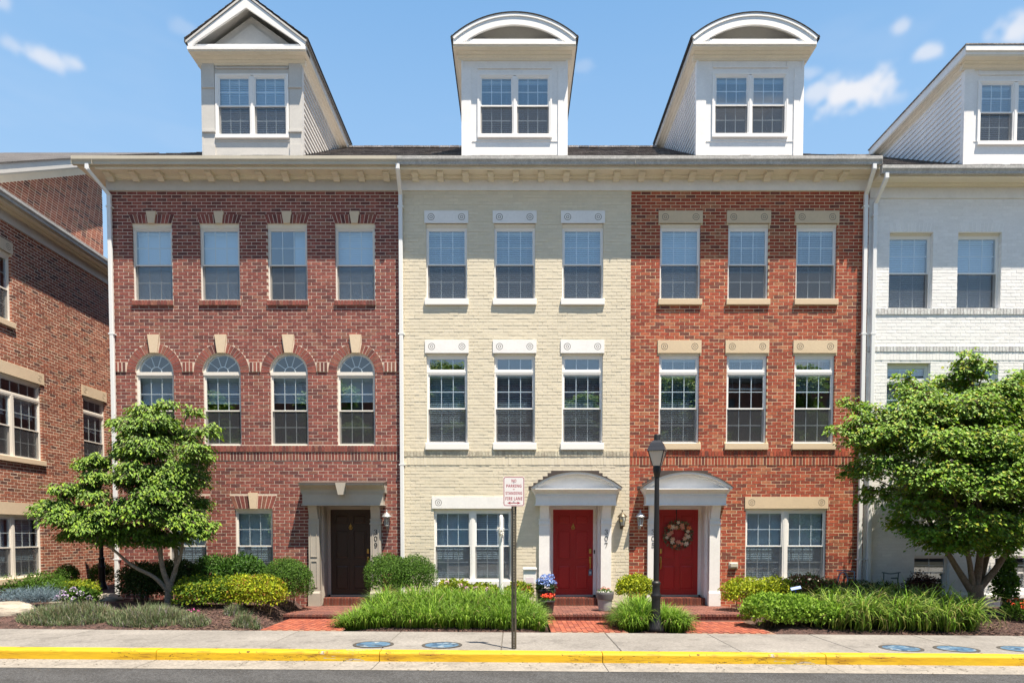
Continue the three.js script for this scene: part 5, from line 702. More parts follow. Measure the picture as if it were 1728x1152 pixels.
{ const cells = []; for (let x = 6.35; x < 9.1; x += 0.28) for (const z of [1.5, 1.95, 2.4, 2.85]) cells.push([x + rr(-0.1, 0.1), z + rr(-0.1, 0.1), 0.12, x > 9 ? 0.8 : rr(0.85, 1.1)]); grass('daylily_row', 'row of arching daylily leaves left of the right tree trunk', 'daylilies', cells, 4600, 0.65, 1.1, 0.027, 1.35, G.day); }
// cream house bed
{ const g = shrub('flowering_shrub', 'light green shrub with pink flowers under the cream house window', 'flowering shrub', [[-1.35, 0.5, 0.65, 0.45, 0.27, 0.35], [-0.7, 0.46, 0.65, 0.4, 0.22, 0.3]], 1500, 0.08, 0.035, G.goldGreen, { }); flowers(g, [[-1.5, 0.72, 0.85], [-1.2, 0.66, 0.95], [-1.05, 0.6, 0.98], [-0.85, 0.6, 0.9], [-0.6, 0.58, 0.9, 0.8]], 0.055, [[0.6, 0.3, 0.5], [0.7, 0.55, 0.62]], 'flower_head', 30); }
{ const g = shrub('flowering_shrub', 'small green shrub with dark red flowers beside the white flyer box', 'flowering shrub', [[0.1, 0.5, 0.8, 0.32, 0.22, 0.28]], 800, 0.07, 0.032, G.goldGreen, { }); flowers(g, [[0.02, 0.68, 0.98], [0.2, 0.58, 1.05], [0.3, 0.62, 0.95]], 0.04, [[0.4, 0.03, 0.03], [0.3, 0.02, 0.03]], 'flower_head', 22, 0.025); }
// right of the red doors
shrub('golden_shrub', 'yellow golden shrub between the two red doors', 'shrub', [[2.72, 0.58, 0.65, 0.43, 0.30, 0.35]], 2300, 0.05, 0.03, G.gold, { lump: 0.25 }, 'golden shrubs');
shrub('golden_shrub', 'yellow golden shrub under the twin window of the orange-red house', 'shrub', [[5.1, 0.5, 1.0, 0.5, 0.36, 0.42], [5.75, 0.52, 0.95, 0.45, 0.34, 0.38]], 3600, 0.052, 0.03, [...G.gold, G.gold[0]], { lump: 0.28 }, 'golden shrubs');
shrub('sedum', 'pale green fleshy sedum mound in front of the orange-red house', 'plant', [[5.05, 0.26, 2.45, 0.5, 0.36, 0.5], [5.6, 0.26, 2.5, 0.5, 0.34, 0.48], [6.15, 0.2, 2.6, 0.35, 0.26, 0.4]], 6800, 0.06, 0.036, G.sedum, { lump: 0.22, freq: 7, up: 0.5 });
shrub('red_tipped_shrub', 'green shrub with reddish tips under the right of the twin window', 'shrub', [[6.45, 0.58, 0.9, 0.5, 0.32, 0.36], [7.0, 0.52, 0.95, 0.35, 0.26, 0.3]], 2200, 0.06, 0.028, G.redTip, { lump: 0.3 });
shrub('juniper', 'dark low juniper in the shade between the two right-hand downspouts', 'shrub', [[7.75, 0.48, 0.75, 0.45, 0.28, 0.35], [8.35, 0.46, 0.7, 0.42, 0.26, 0.33]], 2600, 0.05, 0.016, G.dark, { out: 0.9 });
shrub('barberry', 'dark maroon barberry before the low basement window', 'shrub', [[9.15, 0.52, 0.75, 0.42, 0.4, 0.36]], 1800, 0.045, 0.024, G.maroon, { lump: 0.35, fine: 0.3 });
shrub('leafy_vine', 'tall narrow leafy plant in the shade behind the right tree', 'plant', [[11.0, 0.55, 0.75, 0.24, 0.5, 0.24], [11.08, 1.05, 0.7, 0.14, 0.25, 0.14]], 800, 0.09, 0.045, G.green, { });
{ const g = shrub('flowering_plant', 'green plant with orange-red flowers at the right edge', 'flowering plant', [[10.5, 0.18, 2.0, 0.42, 0.24, 0.36]], 1500, 0.07, 0.02, G.green, { up: 0.5 }); flowers(g, Array.from({ length: 16 }, (_, k) => [10.2 + (k % 6) * 0.11 + rr(-0.04, 0.04), 0.3 + Math.floor(k / 6) * 0.06 + rr(0, 0.04), 2.3 - Math.floor(k / 6) * 0.15, 0.9]), 0.032, [[0.65, 0.07, 0.02], [0.7, 0.2, 0.03], [0.55, 0.03, 0.02]], 'flower_head', 14, 0.03); }

// ---------------------------------------------------------------- trees
const TREE_L = [[-7.65,4.39,1.75,0.43,0.17],[-7.17,4.5,1.85,0.27,0.11],[-6.71,4.39,1.65,0.25,0.1],[-6.34,3.97,1.95,0.34,0.15],[-7.13,3.95,1.45,0.5,0.19],[-7.91,4.09,1.95,0.4,0.16],[-8.38,4.13,1.75,0.17,0.07],[-7.44,3.68,2.05,0.61,0.22],[-6.48,3.56,2.05,0.42,0.17],[-8.21,3.56,1.55,0.41,0.18],[-7.64,3.13,2.15,0.54,0.22],[-6.9,3.15,1.95,0.61,0.24],[-6.64,3.51,1.45,0.33,0.13],[-6.63,2.99,1.75,0.37,0.17],[-8.66,3.3,1.95,0.4,0.12],[-8.83,3.18,2.05,0.22,0.08],[-8.3,2.97,1.95,0.3,0.15],[-8.55,3.02,2.0,0.4,0.15],[-7.17,2.66,2.15,0.7,0.24],[-6.73,2.5,1.55,0.4,0.16],[-7.89,2.42,2.05,0.46,0.19],[-6.87,2.18,2.05,0.7,0.22],[-6.33,2.0,1.95,0.32,0.1],[-7.77,1.94,1.95,0.59,0.2],[-9.28,2.42,2.05,0.54,0.17],[-9.55,2.29,2.25,0.26,0.1],[-8.62,2.06,2.15,0.54,0.18],[-8.21,1.76,2.05,0.51,0.16],[-9.03,1.82,2.05,0.36,0.14],[-9.05,2.2,2.3,0.5,0.17],[-8.75,2.3,1.8,0.5,0.16],[-8.4,1.95,2.4,0.45,0.15],[-7.34,1.72,1.85,0.52,0.15],[-6.51,1.85,2.05,0.39,0.12],[-7.69,3.09,1.25,0.64,0.32],[-7.38,2.46,1.25,0.64,0.32],[-7.99,3.98,1.25,0.58,0.26]];
const TREE_R = [[8.9,1.6,2.2,0.5,0.15],[9.95,1.55,2.1,0.5,0.15],[10.6,1.75,2.0,0.6,0.2],[8.3,1.85,2.3,0.5,0.15],[9.43,5.5,1.7,0.32,0.17],[9.63,5.28,2.0,0.17,0.17],[10.13,4.98,2.1,0.3,0.17],[9.32,5.08,1.4,0.57,0.28],[7.97,5.03,1.9,0.29,0.13],[8.45,4.87,1.5,0.5,0.21],[9.91,4.71,2.0,0.55,0.27],[8.29,4.33,2.1,0.72,0.29],[9.11,4.41,2.3,0.71,0.29],[7.49,4.38,1.8,0.43,0.18],[6.92,4.59,1.7,0.22,0.11],[6.62,3.98,1.9,0.29,0.12],[6.97,3.81,2.0,0.43,0.18],[7.64,3.9,2.2,0.66,0.26],[8.41,3.68,2.5,0.82,0.3],[9.39,3.67,2.6,0.7,0.33],[7.17,3.19,1.5,0.35,0.16],[7.59,3.26,2.1,0.63,0.27],[8.25,2.98,2.6,0.81,0.3],[9.23,2.85,2.7,0.69,0.32],[7.58,2.68,1.7,0.47,0.19],[8.09,2.41,2.2,0.69,0.26],[9.03,2.17,2.5,0.7,0.26],[9.88,2.06,2.3,0.48,0.21],[7.97,2.04,1.9,0.39,0.13],[8.71,1.72,2.1,0.58,0.17],[9.74,1.82,2.0,0.51,0.17],[10.01,3.23,2.4,0.71,0.41],[10.96,4.25,1.9,0.73,0.43],[11.16,3.03,2.0,0.85,0.49],[11.87,3.79,1.7,0.62,0.37],[10.82,2.18,2.0,0.61,0.3],[9.53,4.16,0.9,1.05,0.52],[10.67,3.13,0.8,1.05,0.59],[9.1,3.13,0.8,0.79,0.46],[11.09,4.42,0.9,0.92,0.52],[10.03,2.34,1.0,0.91,0.39],[12.15,2.93,1.7,0.5,0.31],[10.95,5.08,1.4,0.51,0.25],[7.96,3.78,1.3,0.51,0.26]];
// leaves hang in layered sprays: each clump is a set of twigs fanning out from its middle, leaves along them
function crown(clumps, perM2, len, wid, pal, o) {
  const a = new Acc(), tw = [];
  for (const [x, y, z, rx, ry] of clumps) {
    const rz = rx * (o.zk ?? 0.85), n = Math.max(4, Math.round(rx * rz * 3.14 * perM2 * (0.6 + ry * 3.2) / o.leaves));
    for (let k = 0; k < n; k++) {
      const t = R() * 6.2832, q = 0.35 + 0.65 * Math.sqrt(R()), L = rr(0.75, 1.12), ex = Math.cos(t) * rx * q * L, ez = Math.sin(t) * rz * q * L, hy = (R() - 0.5) * 2 * ry * (1.15 - q * 0.6), y0 = y + hy * 0.35;
      const ty = y + hy + (o.lift ?? 0.0) - q * q * ry * (o.sag ?? 0.6);
      if (k % 3 === 0) tw.push([[x + ex * 0.1, y0 - 0.04, z + ez * 0.1], [x + ex * 0.6, (y0 + ty) / 2 + 0.02, z + ez * 0.6], [x + ex, ty, z + ez]]);
      for (let j = 0; j < o.leaves; j++) {
        const f = 0.35 + 0.65 * (j + R()) / o.leaves, p = V3(x + ex * f + rr(-1, 1) * 0.05, lerp(y0, ty, f) + rr(-1, 1) * 0.035, z + ez * f + rr(-1, 1) * 0.05), side = t + (j % 2 ? 1 : -1) * rr(0.3, 1.2);
        const dir = V3(Math.cos(side), o.dip * rr(0.4, 1.6), Math.sin(side)).normalize(), tl = o.tilt ?? 0.45, up = V3(rr(-tl, tl), 1, rr(-tl, tl) + tl * 0.25).normalize();
        a.leaf(p, dir, up, len * rr(0.65, 1.2), wid * rr(0.7, 1.2), pickc(pal, 0.35), o.droop);
      }
    }
  }
  return [a, tw];
}
function makeTree(name, label, clumps, trunkPts, trunkR, forks, o, mats) {
  const t = thing(name, label, 'tree'); clumps = clumps.map((c) => [c[0], c[1], c[2], c[3], c[4] * o.fat]); const base = clumps.slice(); for (let k = 0, tries = 0; k < o.fill && tries < 4000; tries++) { const p = base[Math.floor(R() * base.length)], q = base[Math.floor(R() * base.length)], d = Math.hypot(p[0] - q[0], p[1] - q[1]); if (p === q || d > o.reach || d < 0.25) continue; const f = rr(0.35, 0.65); clumps.push([lerp(p[0], q[0], f), lerp(p[1], q[1], f), lerp(p[2], q[2], f) + rr(-0.25, 0.25), (p[3] + q[3]) * 0.45, (p[4] + q[4]) * 0.5]); k++; }
  const [a, tw] = crown(clumps, o.perM2, o.len, o.wid, o.pal, o);
  mesh('trunk', tube(trunkPts, trunkR, 12), mats, t); const wood = [];
  for (const f of forks) wood.push(tube(f.p, f.r, 9));
  const tips = forks.map((f) => f.p[f.p.length - 1]);
  for (const c of clumps) { let b = null, bd = 1e9; for (const f of forks) for (let k = 1; k < f.p.length; k++) { const q = f.p[k], d = Math.hypot(q[0] - c[0], (q[1] - c[1]) * 1.2, q[2] - c[2]) + (q[1] > c[1] ? 0.8 : 0); if (d < bd) { bd = d; b = q; } } wood.push(tube([b, [lerp(b[0], c[0], 0.5), lerp(b[1], c[1], 0.45) + 0.05, lerp(b[2], c[2], 0.5)], [c[0], c[1] - 0.03, c[2]]], [0.022, 0.014, 0.007], 6)); }
  for (const w of tw) wood.push(tube(w, [0.006, 0.004, 0.002], 4));
  mesh('limbs', merge(wood), mats, t); mesh('crown', a.build(), M.leaf, t);
  return settle(t, ...trunkPts[0]);
}
const dogwood = [[0.105, 0.215, 0.012], [0.15, 0.275, 0.017], [0.075, 0.16, 0.010], [0.21, 0.33, 0.022]];
makeTree('small_tree', 'small layered green tree with forked pale trunk before the plum brick house', TREE_L, [[-7.28, 0.2, 1.7], [-7.26, 0.55, 1.7], [-7.24, 0.82, 1.7]], [0.095, 0.078, 0.08],
  [{ p: [[-7.26, 0.72, 1.7], [-7.36, 1.1, 1.75], [-7.42, 1.7, 1.75], [-7.5, 2.6, 1.7], [-7.55, 3.6, 1.7], [-7.5, 4.3, 1.75]], r: [0.06, 0.05, 0.042, 0.032, 0.02, 0.01] }, { p: [[-7.22, 0.75, 1.7], [-7.12, 1.15, 1.65], [-7.16, 1.8, 1.6], [-7.05, 2.8, 1.6], [-7.0, 3.7, 1.6], [-6.9, 4.2, 1.6]], r: [0.055, 0.045, 0.038, 0.028, 0.018, 0.01] }, { p: [[-7.18, 0.95, 1.68], [-6.98, 1.35, 1.75], [-6.88, 1.8, 1.8], [-6.7, 2.6, 1.8], [-6.5, 3.4, 1.85]], r: [0.038, 0.033, 0.028, 0.02, 0.01] }, { p: [[-7.28, 0.62, 1.72], [-7.5, 0.9, 1.8], [-7.9, 1.15, 1.9], [-8.25, 1.5, 2.0], [-8.8, 1.95, 2.05], [-9.3, 2.35, 2.05]], r: [0.05, 0.042, 0.034, 0.026, 0.018, 0.008] }, { p: [[-7.45, 2.1, 1.75], [-7.9, 2.6, 1.85], [-8.3, 2.95, 1.95], [-8.75, 3.2, 2.0]], r: [0.03, 0.022, 0.016, 0.008] }],
  { perM2: 1150, len: 0.092, wid: 0.043, pal: dogwood, leaves: 7, dip: -0.35, droop: 0.4, sag: 0.7, lift: 0.03, fat: 1.3, fill: 36, reach: 1.0, tilt: 0.35 }, M.barkPale);
const lime = [[0.12, 0.25, 0.013], [0.16, 0.31, 0.018], [0.085, 0.185, 0.010], [0.22, 0.36, 0.024], [0.12, 0.25, 0.013], [0.16, 0.31, 0.018], [0.28, 0.31, 0.024]];
makeTree('broad_tree', 'broad bright green tree at the right edge in front of the white house', TREE_R, [[9.72, -0.1, 1.7], [9.72, 0.3, 1.7], [9.68, 0.75, 1.7]], [0.18, 0.14, 0.145],
  [{ p: [[9.6, 0.62, 1.7], [9.25, 1.1, 1.75], [8.85, 1.7, 1.8], [8.3, 2.5, 1.9], [7.7, 3.2, 1.9], [7.1, 3.8, 1.9]], r: [0.078, 0.06, 0.047, 0.035, 0.024, 0.012] }, { p: [[9.62, 0.7, 1.72], [9.4, 1.3, 1.9], [9.05, 2.0, 2.1], [8.8, 3.0, 2.2], [8.5, 4.1, 2.0], [8.3, 4.8, 1.8]], r: [0.062, 0.048, 0.04, 0.03, 0.02, 0.012] }, { p: [[9.7, 0.7, 1.7], [9.8, 1.4, 1.65], [9.72, 2.3, 1.7], [9.6, 3.4, 1.8], [9.5, 4.6, 1.8], [9.45, 5.3, 1.75]], r: [0.085, 0.066, 0.052, 0.04, 0.026, 0.012] }, { p: [[9.78, 0.68, 1.7], [10.15, 1.2, 1.75], [10.45, 1.9, 1.8], [10.8, 2.9, 1.85], [11.2, 3.8, 1.85]], r: [0.078, 0.062, 0.047, 0.034, 0.014] }, { p: [[9.8, 0.72, 1.65], [10.1, 1.4, 1.45], [10.3, 2.3, 1.3], [10.5, 3.4, 1.1], [10.6, 4.5, 1.1]], r: [0.062, 0.05, 0.04, 0.028, 0.012] }],
  { perM2: 620, len: 0.085, wid: 0.056, pal: lime, leaves: 7, dip: -0.25, droop: 0.35, sag: 0.35, lift: 0.0, fat: 1.5, fill: 40, reach: 1.2, tilt: 0.8 }, M.barkBrown);

// ---------------------------------------------------------------- street furniture and small things
function lampPost(label, x, y, z) {
  const g = thing('lamp_post', label, 'lamp post', 'black lamp posts');
  mesh('base', lathe([[0, -0.05], [0.17, -0.05], [0.17, 0.05], [0.155, 0.07], [0.14, 0.14], [0.105, 0.20], [0.10, 0.24], [0.085, 0.30], [0.08, 0.62], [0.10, 0.65], [0.10, 0.69], [0.075, 0.72], [0.07, 0.86], [0.085, 0.89], [0.085, 0.92], [0.055, 0.95], [0, 0.95]], 28), M.black, g);
  mesh('shaft', lathe([[0, 0.9], [0.052, 0.9], [0.05, 2.0], [0.042, 2.94], [0, 2.94]], 24), M.black, g);
  mesh('neck', lathe([[0, 2.90], [0.05, 2.90], [0.062, 2.98], [0.075, 3.0], [0.075, 3.09], [0.062, 3.11], [0, 3.11]], 24), M.black, g);
  const r0 = 0.082, r1 = 0.165, y0 = 3.11, y1 = 3.39, P = (r, k, yy) => { const a = Math.PI / 4 + k * Math.PI / 2 + 0.35; return [Math.cos(a) * r * 1.25, yy, Math.sin(a) * r * 1.25]; };
  const lan = new THREE.Group(); lan.name = 'lantern'; g.add(lan); const bars = [];
  const glassM = std([0.62, 0.57, 0.5], { roughness: 0.25, transparent: true, opacity: 0.82, side: THREE.DoubleSide });
  for (let k = 0; k < 4; k++) { bars.push(tube([P(r0, k, y0), P((r0 + r1) / 2, k, (y0 + y1) / 2), P(r1, k, y1)], [0.009, 0.009, 0.009], 5), tube([P(r1, k, y1), P(r1, k + 0.5, y1).map((v, i) => i === 1 ? v : (P(r1, k, y1)[i] + P(r1, k + 1, y1)[i]) / 2), P(r1, k + 1, y1)], [0.011, 0.011, 0.011], 5)); const a = new Acc(); a.quad(P(r0, k + 1, y0), P(r0, k, y0), P(r1, k, y1), P(r1, k + 1, y1)); mesh('lantern_glass', a.build(), glassM, lan); }
  mesh('lantern_frame', merge(bars), M.black, lan);
  const roof = (r, ya, rb, yb) => { const a = new Acc(); for (let k = 0; k < 4; k++) a.quad(P(r, k + 1, ya), P(r, k, ya), P(rb, k, yb), P(rb, k + 1, yb)); return a.build(); };
  mesh('lantern_roof', merge([roof(0.19, 3.385, 0.155, 3.46), roof(0.155, 3.46, 0.150, 3.475), roof(0.150, 3.475, 0.125, 3.53), roof(0.125, 3.53, 0.118, 3.54), roof(0.118, 3.54, 0.075, 3.585)]), std([0.05, 0.05, 0.055], { roughness: 0.25, metalness: 0.3 }), lan);
  mesh('finial', lathe([[0, 3.57], [0.075, 3.57], [0.062, 3.60], [0.06, 3.68], [0.052, 3.70], [0, 3.70]], 20), M.black, lan);
  g.position.set(x, y, z); return g;
}
lampPost('black lamp post standing in the liriope grass between the two red doors', 2.68, gy(2.68), 3.13);
lampPost('far black lamp post by the left brick wall, half hidden by the small tree', -11.45, bedY(-11.45, -2.9) - 0.05, -2.9);

{ // the parking sign
  const g = thing('parking_sign', 'white and red no-parking fire lane sign on a perforated metal post at the kerb', 'sign'), z = 5.27;
  const c = document.createElement('canvas'); c.width = 520; c.height = 728; const x = c.getContext('2d'); x.fillStyle = '#f2f1f2'; x.fillRect(0, 0, 520, 728); x.strokeStyle = '#a11a3a'; x.lineWidth = 16; x.beginPath(); x.roundRect(16, 16, 488, 696, 44); x.stroke();
  x.fillStyle = '#a11a3a'; x.textAlign = 'center'; const put = (t, y, s, w) => { x.font = 'bold ' + s + 'px sans-serif'; x.save(); x.translate(260, y); const m = x.measureText(t).width; x.scale(Math.min(1, w / m), 1); x.fillText(t, 0, 0); x.restore(); };
  put('NO', 138, 96, 130); put('PARKING', 266, 102, 390); put('or', 328, 52, 80); put('STANDING', 444, 102, 420); put('FIRE LANE', 580, 112, 430);
  x.fillRect(170, 636, 180, 22); for (const s of [-1, 1]) { x.beginPath(); x.moveTo(260 + s * 165, 647); x.lineTo(260 + s * 80, 612); x.lineTo(260 + s * 95, 647); x.lineTo(260 + s * 80, 682); x.fill(); }
  const t = new THREE.CanvasTexture(c); t.colorSpace = THREE.SRGBColorSpace;
  const sh = new THREE.Shape(); { const w = 0.165, h = 0.231, r = 0.022; sh.moveTo(-w + r, -h); sh.lineTo(w - r, -h); sh.absarc(w - r, -h + r, r, -Math.PI / 2, 0, false); sh.lineTo(w, h - r); sh.absarc(w - r, h - r, r, 0, Math.PI / 2, false); sh.lineTo(-w + r, h); sh.absarc(-w + r, h - r, r, Math.PI / 2, Math.PI, false); sh.lineTo(-w, -h + r); sh.absarc(-w + r, -h + r, r, Math.PI, Math.PI * 1.5, false); }
  const pl = ext(sh, 0.0, 0.003, 6); mesh('sign_plate', pl.translate(-0.008, 2.482, z + 0.032), M.greyMetal, g);
  const fg = new THREE.ShapeGeometry(sh, 6); const u = fg.attributes.uv, p = fg.attributes.position; for (let i = 0; i < u.count; i++) u.setXY(i, (p.getX(i) + 0.165) / 0.33, (p.getY(i) + 0.231) / 0.462); mesh('sign_face', fg.translate(-0.008, 2.482, z + 0.0365), std([0.88, 0.88, 0.88], { map: t, roughness: 0.4 }), g);
  const a = new Acc(); a.box(-0.047, -0.012, -0.05, 2.66, z - 0.003, z + 0.001); a.box(0.0, 0.033, -0.05, 2.66, z - 0.003, z + 0.0012); for (let y = -0.04; y < 2.66; y += 0.0254) a.box(-0.012, 0.0, y, y + 0.0135, z - 0.0028, z + 0.0006);
  a.quad([-0.047, -0.05, z], [-0.020, -0.05, z + 0.028], [-0.020, 2.66, z + 0.028], [-0.047, 2.66, z]); a.box(-0.023, -0.019, -0.05, 2.66, z + 0.001, z + 0.03); a.box(0.006, 0.010, -0.05, 2.66, z + 0.001, z + 0.03);
  mesh('post', a.build(), std([0.20, 0.19, 0.16], { roughness: 0.6, metalness: 0.5, map: T.conc, side: THREE.DoubleSide }), g);
  for (const y of [2.33, 2.63]) mesh('bolt', new THREE.CylinderGeometry(0.008, 0.008, 0.006, 8).rotateX(Math.PI / 2).translate(-0.007, y, z + 0.039), M.greyMetal, g);
  settle(g, -0.007, 0, z); g.position.y = gy(0);
}
{ // white post with a rounded top and a small flyer box
  const g = thing('garden_post', 'white painted post with rounded top standing in the grass before the cream house', 'post'), x = -0.29, z = 1.0, y = bedY(x, z) - 0.05;
  mesh('post', lathe([[0, 0], [0.052, 0], [0.05, 1.9 - 0.05], [0.044, 1.97], [0.026, 2.01], [0, 2.02]], 20).translate(0, y, 0), M.white, g);
  const a = new Acc(); for (let i = 0; i < 30; i++) { const d = rdir(); a.leaf(V3(-0.01 + d.x * 0.035, y + 1.66 + d.y * 0.07, 0.06 + Math.abs(d.z) * 0.05), d, V3(0, 1, 0.3), 0.07, 0.03, vary([0.7, 0.68, 0.62], 0.2), 0.2); } mesh('ornament', a.build(), M.petal, g); g.position.set(x, 0, z);
  const f = thing('flyer_box', 'small white flyer box on thin wire legs beside the cream house door', 'flyer box'), fy = bedY(0.36, 0.5) - 0.03;
  mesh('box', merge([rbx(0.2, 0.5, 0.67, 0.98, 0.38, 0.50, 0.012)]), M.whiteVinyl, f); mesh('lid', rbx(0.19, 0.51, 0.985, 1.04, 0.36, 0.53, 0.012).rotateX(0).translate(0, 0, 0), M.whiteVinyl, f);
  mesh('leaflet', bx(0.26, 0.44, 0.70, 0.82, 0.5, 0.503), std([0.7, 0.62, 0.68]), f);
  for (const lx of [0.26, 0.44]) mesh('leg', tube([[lx, fy, 0.44], [lx, 0.4, 0.44], [lx, 0.69, 0.44]], [0.005, 0.005, 0.005], 6), M.greyMetal, f); settle(f, 0.35, fy, 0.44);
}
// wall lanterns
function wallLantern(label, x, y, metal, glow, round) {
  const g = thing('wall_lantern', label, 'wall lantern', 'wall lanterns beside the doors'), z = 0.115, a = [];
  mesh('backplate', merge([rbx(-0.035, 0.035, -0.22, -0.06, -0.015, 0.02, 0.008), tube([[0, -0.16, 0.01], [0, -0.2, 0.06], [0, -0.16, z]], [0.016, 0.016, 0.02], 8)]), metal, g);
  const n = round ? 6 : 4, P = (r, k, yy) => { const q = (k + 0.5) * 6.2832 / n; return [Math.cos(q) * r, yy, z + Math.sin(q) * r]; };
  for (let k = 0; k < n; k++) a.push(tube([P(0.055, k, -0.14), P(0.072, k, -0.04), P(0.088, k, 0.06)], [0.006, 0.006, 0.006], 5));
  const gl = new Acc(); for (let k = 0; k < n; k++) gl.quad(P(0.054, k + 1, -0.14), P(0.054, k, -0.14), P(0.086, k, 0.06), P(0.086, k + 1, 0.06)); mesh('glass', gl.build(), M.glass, g);
  mesh('frame', merge([...a, lathe([[0, -0.165], [0.05, -0.165], [0.062, -0.14], [0.06, -0.132], [0, -0.132]], n * 4).translate(0, 0, z)]), metal, g);
  mesh('cap', lathe([[0.0, 0.055], [0.115, 0.055], [0.118, 0.068], [0.085, 0.105], [0.05, 0.145], [0.02, 0.16], [0.012, 0.19], [0.02, 0.20], [0.004, 0.235], [0, 0.235]], 24).translate(0, 0, z), metal, g);
  mesh('candle_bulb', lathe([[0, -0.13], [0.014, -0.13], [0.014, -0.06], [0.022, -0.045], [0.018, -0.01], [0, 0.02]], 12).translate(0, 0, z), std(glow, { roughness: 0.4 }), g);
  g.position.set(x, y, 0); return g;
}
wallLantern('grey wall lantern right of the dark brown door', -2.97, 2.14, std([0.32, 0.33, 0.34], { roughness: 0.45, metalness: 0.4 }), [0.7, 0.65, 0.5]);
wallLantern('bronze wall lantern on the cream wall right of the plain red door', 2.51, 2.14, std([0.10, 0.085, 0.06], { roughness: 0.45, metalness: 0.5 }), [0.85, 0.7, 0.4], true);
wallLantern('silver-white wall lantern on brick left of the wreathed red door', 2.93, 2.14, std([0.5, 0.52, 0.55], { roughness: 0.4, metalness: 0.4 }), [0.6, 0.6, 0.6]);
{ // wreath hanging on the right red door
  const g = thing('wreath', 'round wreath of cream and peach flowers hanging on the right red door', 'wreath'), cx = 3.95, cy = 1.79, z = -0.46;
  mesh('ribbon', bx(cx - 0.03 - 0.012, cx - 0.03 + 0.012, cy + 0.2, 2.395, -0.528, -0.522), M.black, g);
  mesh('ring', new THREE.TorusGeometry(0.235, 0.03, 8, 40).translate(cx, cy, z - 0.02), M.twig, g);
  const lf = new Acc(); for (let i = 0; i < 420; i++) { const t = R() * 6.2832, r = 0.235 + rr(-0.09, 0.11), d = V3(Math.cos(t + rr(-1, 1)), Math.sin(t + rr(-1, 1)), rr(0, 0.5)).normalize(); lf.leaf(V3(cx + Math.cos(t) * r, cy + Math.sin(t) * r, z + rr(-0.03, 0.03)), d, V3(0, 0, 1), 0.06, 0.024, pickc([[0.05, 0.09, 0.04], [0.09, 0.13, 0.07], [0.04, 0.04, 0.03], [0.14, 0.16, 0.08]]), 0.2); } mesh('leaves', lf.build(), M.petal, g);
  const pal = [[0.70, 0.44, 0.30], [0.70, 0.58, 0.46], [0.66, 0.20, 0.09], [0.62, 0.27, 0.19], [0.68, 0.34, 0.24], [0.72, 0.60, 0.50]];
  for (let k = 0; k < 20; k++) { const t = k / 20 * 6.2832 + rr(-0.1, 0.1), r = 0.235 + (k % 3 - 1) * 0.055, x = cx + Math.cos(t) * r, y = cy + Math.sin(t) * r, c = pal[k % 6], a = new Acc(), s = rr(0.045, 0.075); for (let i = 0; i < 14; i++) { const q = i / 14 * 6.2832 * 2.2, d = V3(Math.cos(q), Math.sin(q), i > 7 ? 1.1 : 0.35).normalize(); a.leaf(V3(x, y, z + 0.03 + (i > 7 ? 0.008 : 0)), d, V3(0, 0, 1), s * (i > 7 ? 0.6 : 1), s * 0.6, vary(c, 0.2), 0.2); } mesh('flower', a.build(), M.petal, g); }
  settle(g, cx, cy, z);
}
{ const g = thing('lockbox', 'small blue-grey lockbox hanging from the handle of the left red door', 'lockbox'); const hx = 1.835; mesh('body', rbx(hx - 0.04, hx + 0.04, 0.80, 0.93, -0.52, -0.47, 0.012), std([0.10, 0.16, 0.24], { roughness: 0.4 }), g); mesh('shackle', new THREE.TorusGeometry(0.028, 0.006, 6, 16, Math.PI).translate(hx, 0.93, -0.495), M.greyMetal, g); mesh('dial', bx(hx - 0.022, hx + 0.022, 0.84, 0.9, -0.47, -0.466), std([0.35, 0.5, 0.62]), g); settle(g, hx, 0.8, -0.5); }
// flower pots
function pot(label, x, y, z, r, h, mat, rim, soil = true) { const g = thing('flower_pot', label, 'flower pot', 'flower pots by the left red door'); mesh('pot', lathe([[0, 0], [r * 0.68, 0], [r * 0.74, h * 0.05], [r * 0.95, h * 0.82], [r * 0.97, h * 0.86], [r * 1.04, h * 0.87], [r * 1.05, h], [r * 0.93, h], [r * 0.9, h * 0.9], [0, h * 0.9]], 32).translate(x, y, z), mat, g); if (rim) mesh('rim_band', lathe([[r * 0.97, h * 0.62], [r * 1.0, h * 0.70], [r * 1.06, h * 0.87], [r * 1.07, h * 1.003], [r * 0.95, h * 1.004]], 32).translate(x, y, z), rim, g); return g; }
{ const g = pot('tall black pot of blue hydrangeas left of the plain red door', 0.70, 0.118, 0.95, 0.21, 0.47, std([0.022, 0.022, 0.026], { roughness: 0.3 })); mesh('leaves', foliage([[0.70, 0.64, 0.95, 0.2, 0.10, 0.2]], 220, 0.1, 0.06, [[0.03, 0.07, 0.02], [0.05, 0.1, 0.03]]).build(), M.leaf, g); flowers(g, [[0.60, 0.74, 1.08], [0.74, 0.78, 1.06], [0.84, 0.72, 1.05], [0.66, 0.84, 0.95], [0.80, 0.85, 0.95], [0.56, 0.75, 0.95], [0.7, 0.70, 1.13, 0.9]], 0.085, [[0.17, 0.28, 0.62], [0.24, 0.36, 0.70], [0.13, 0.2, 0.52], [0.32, 0.45, 0.74]], 'flower_head', 90, 0.035); settle(g, 0.70, 0.118, 0.95); for (const c of g.children) if (c.name === 'flower_head') c.position.set(-0.70, -0.118, -0.95); }
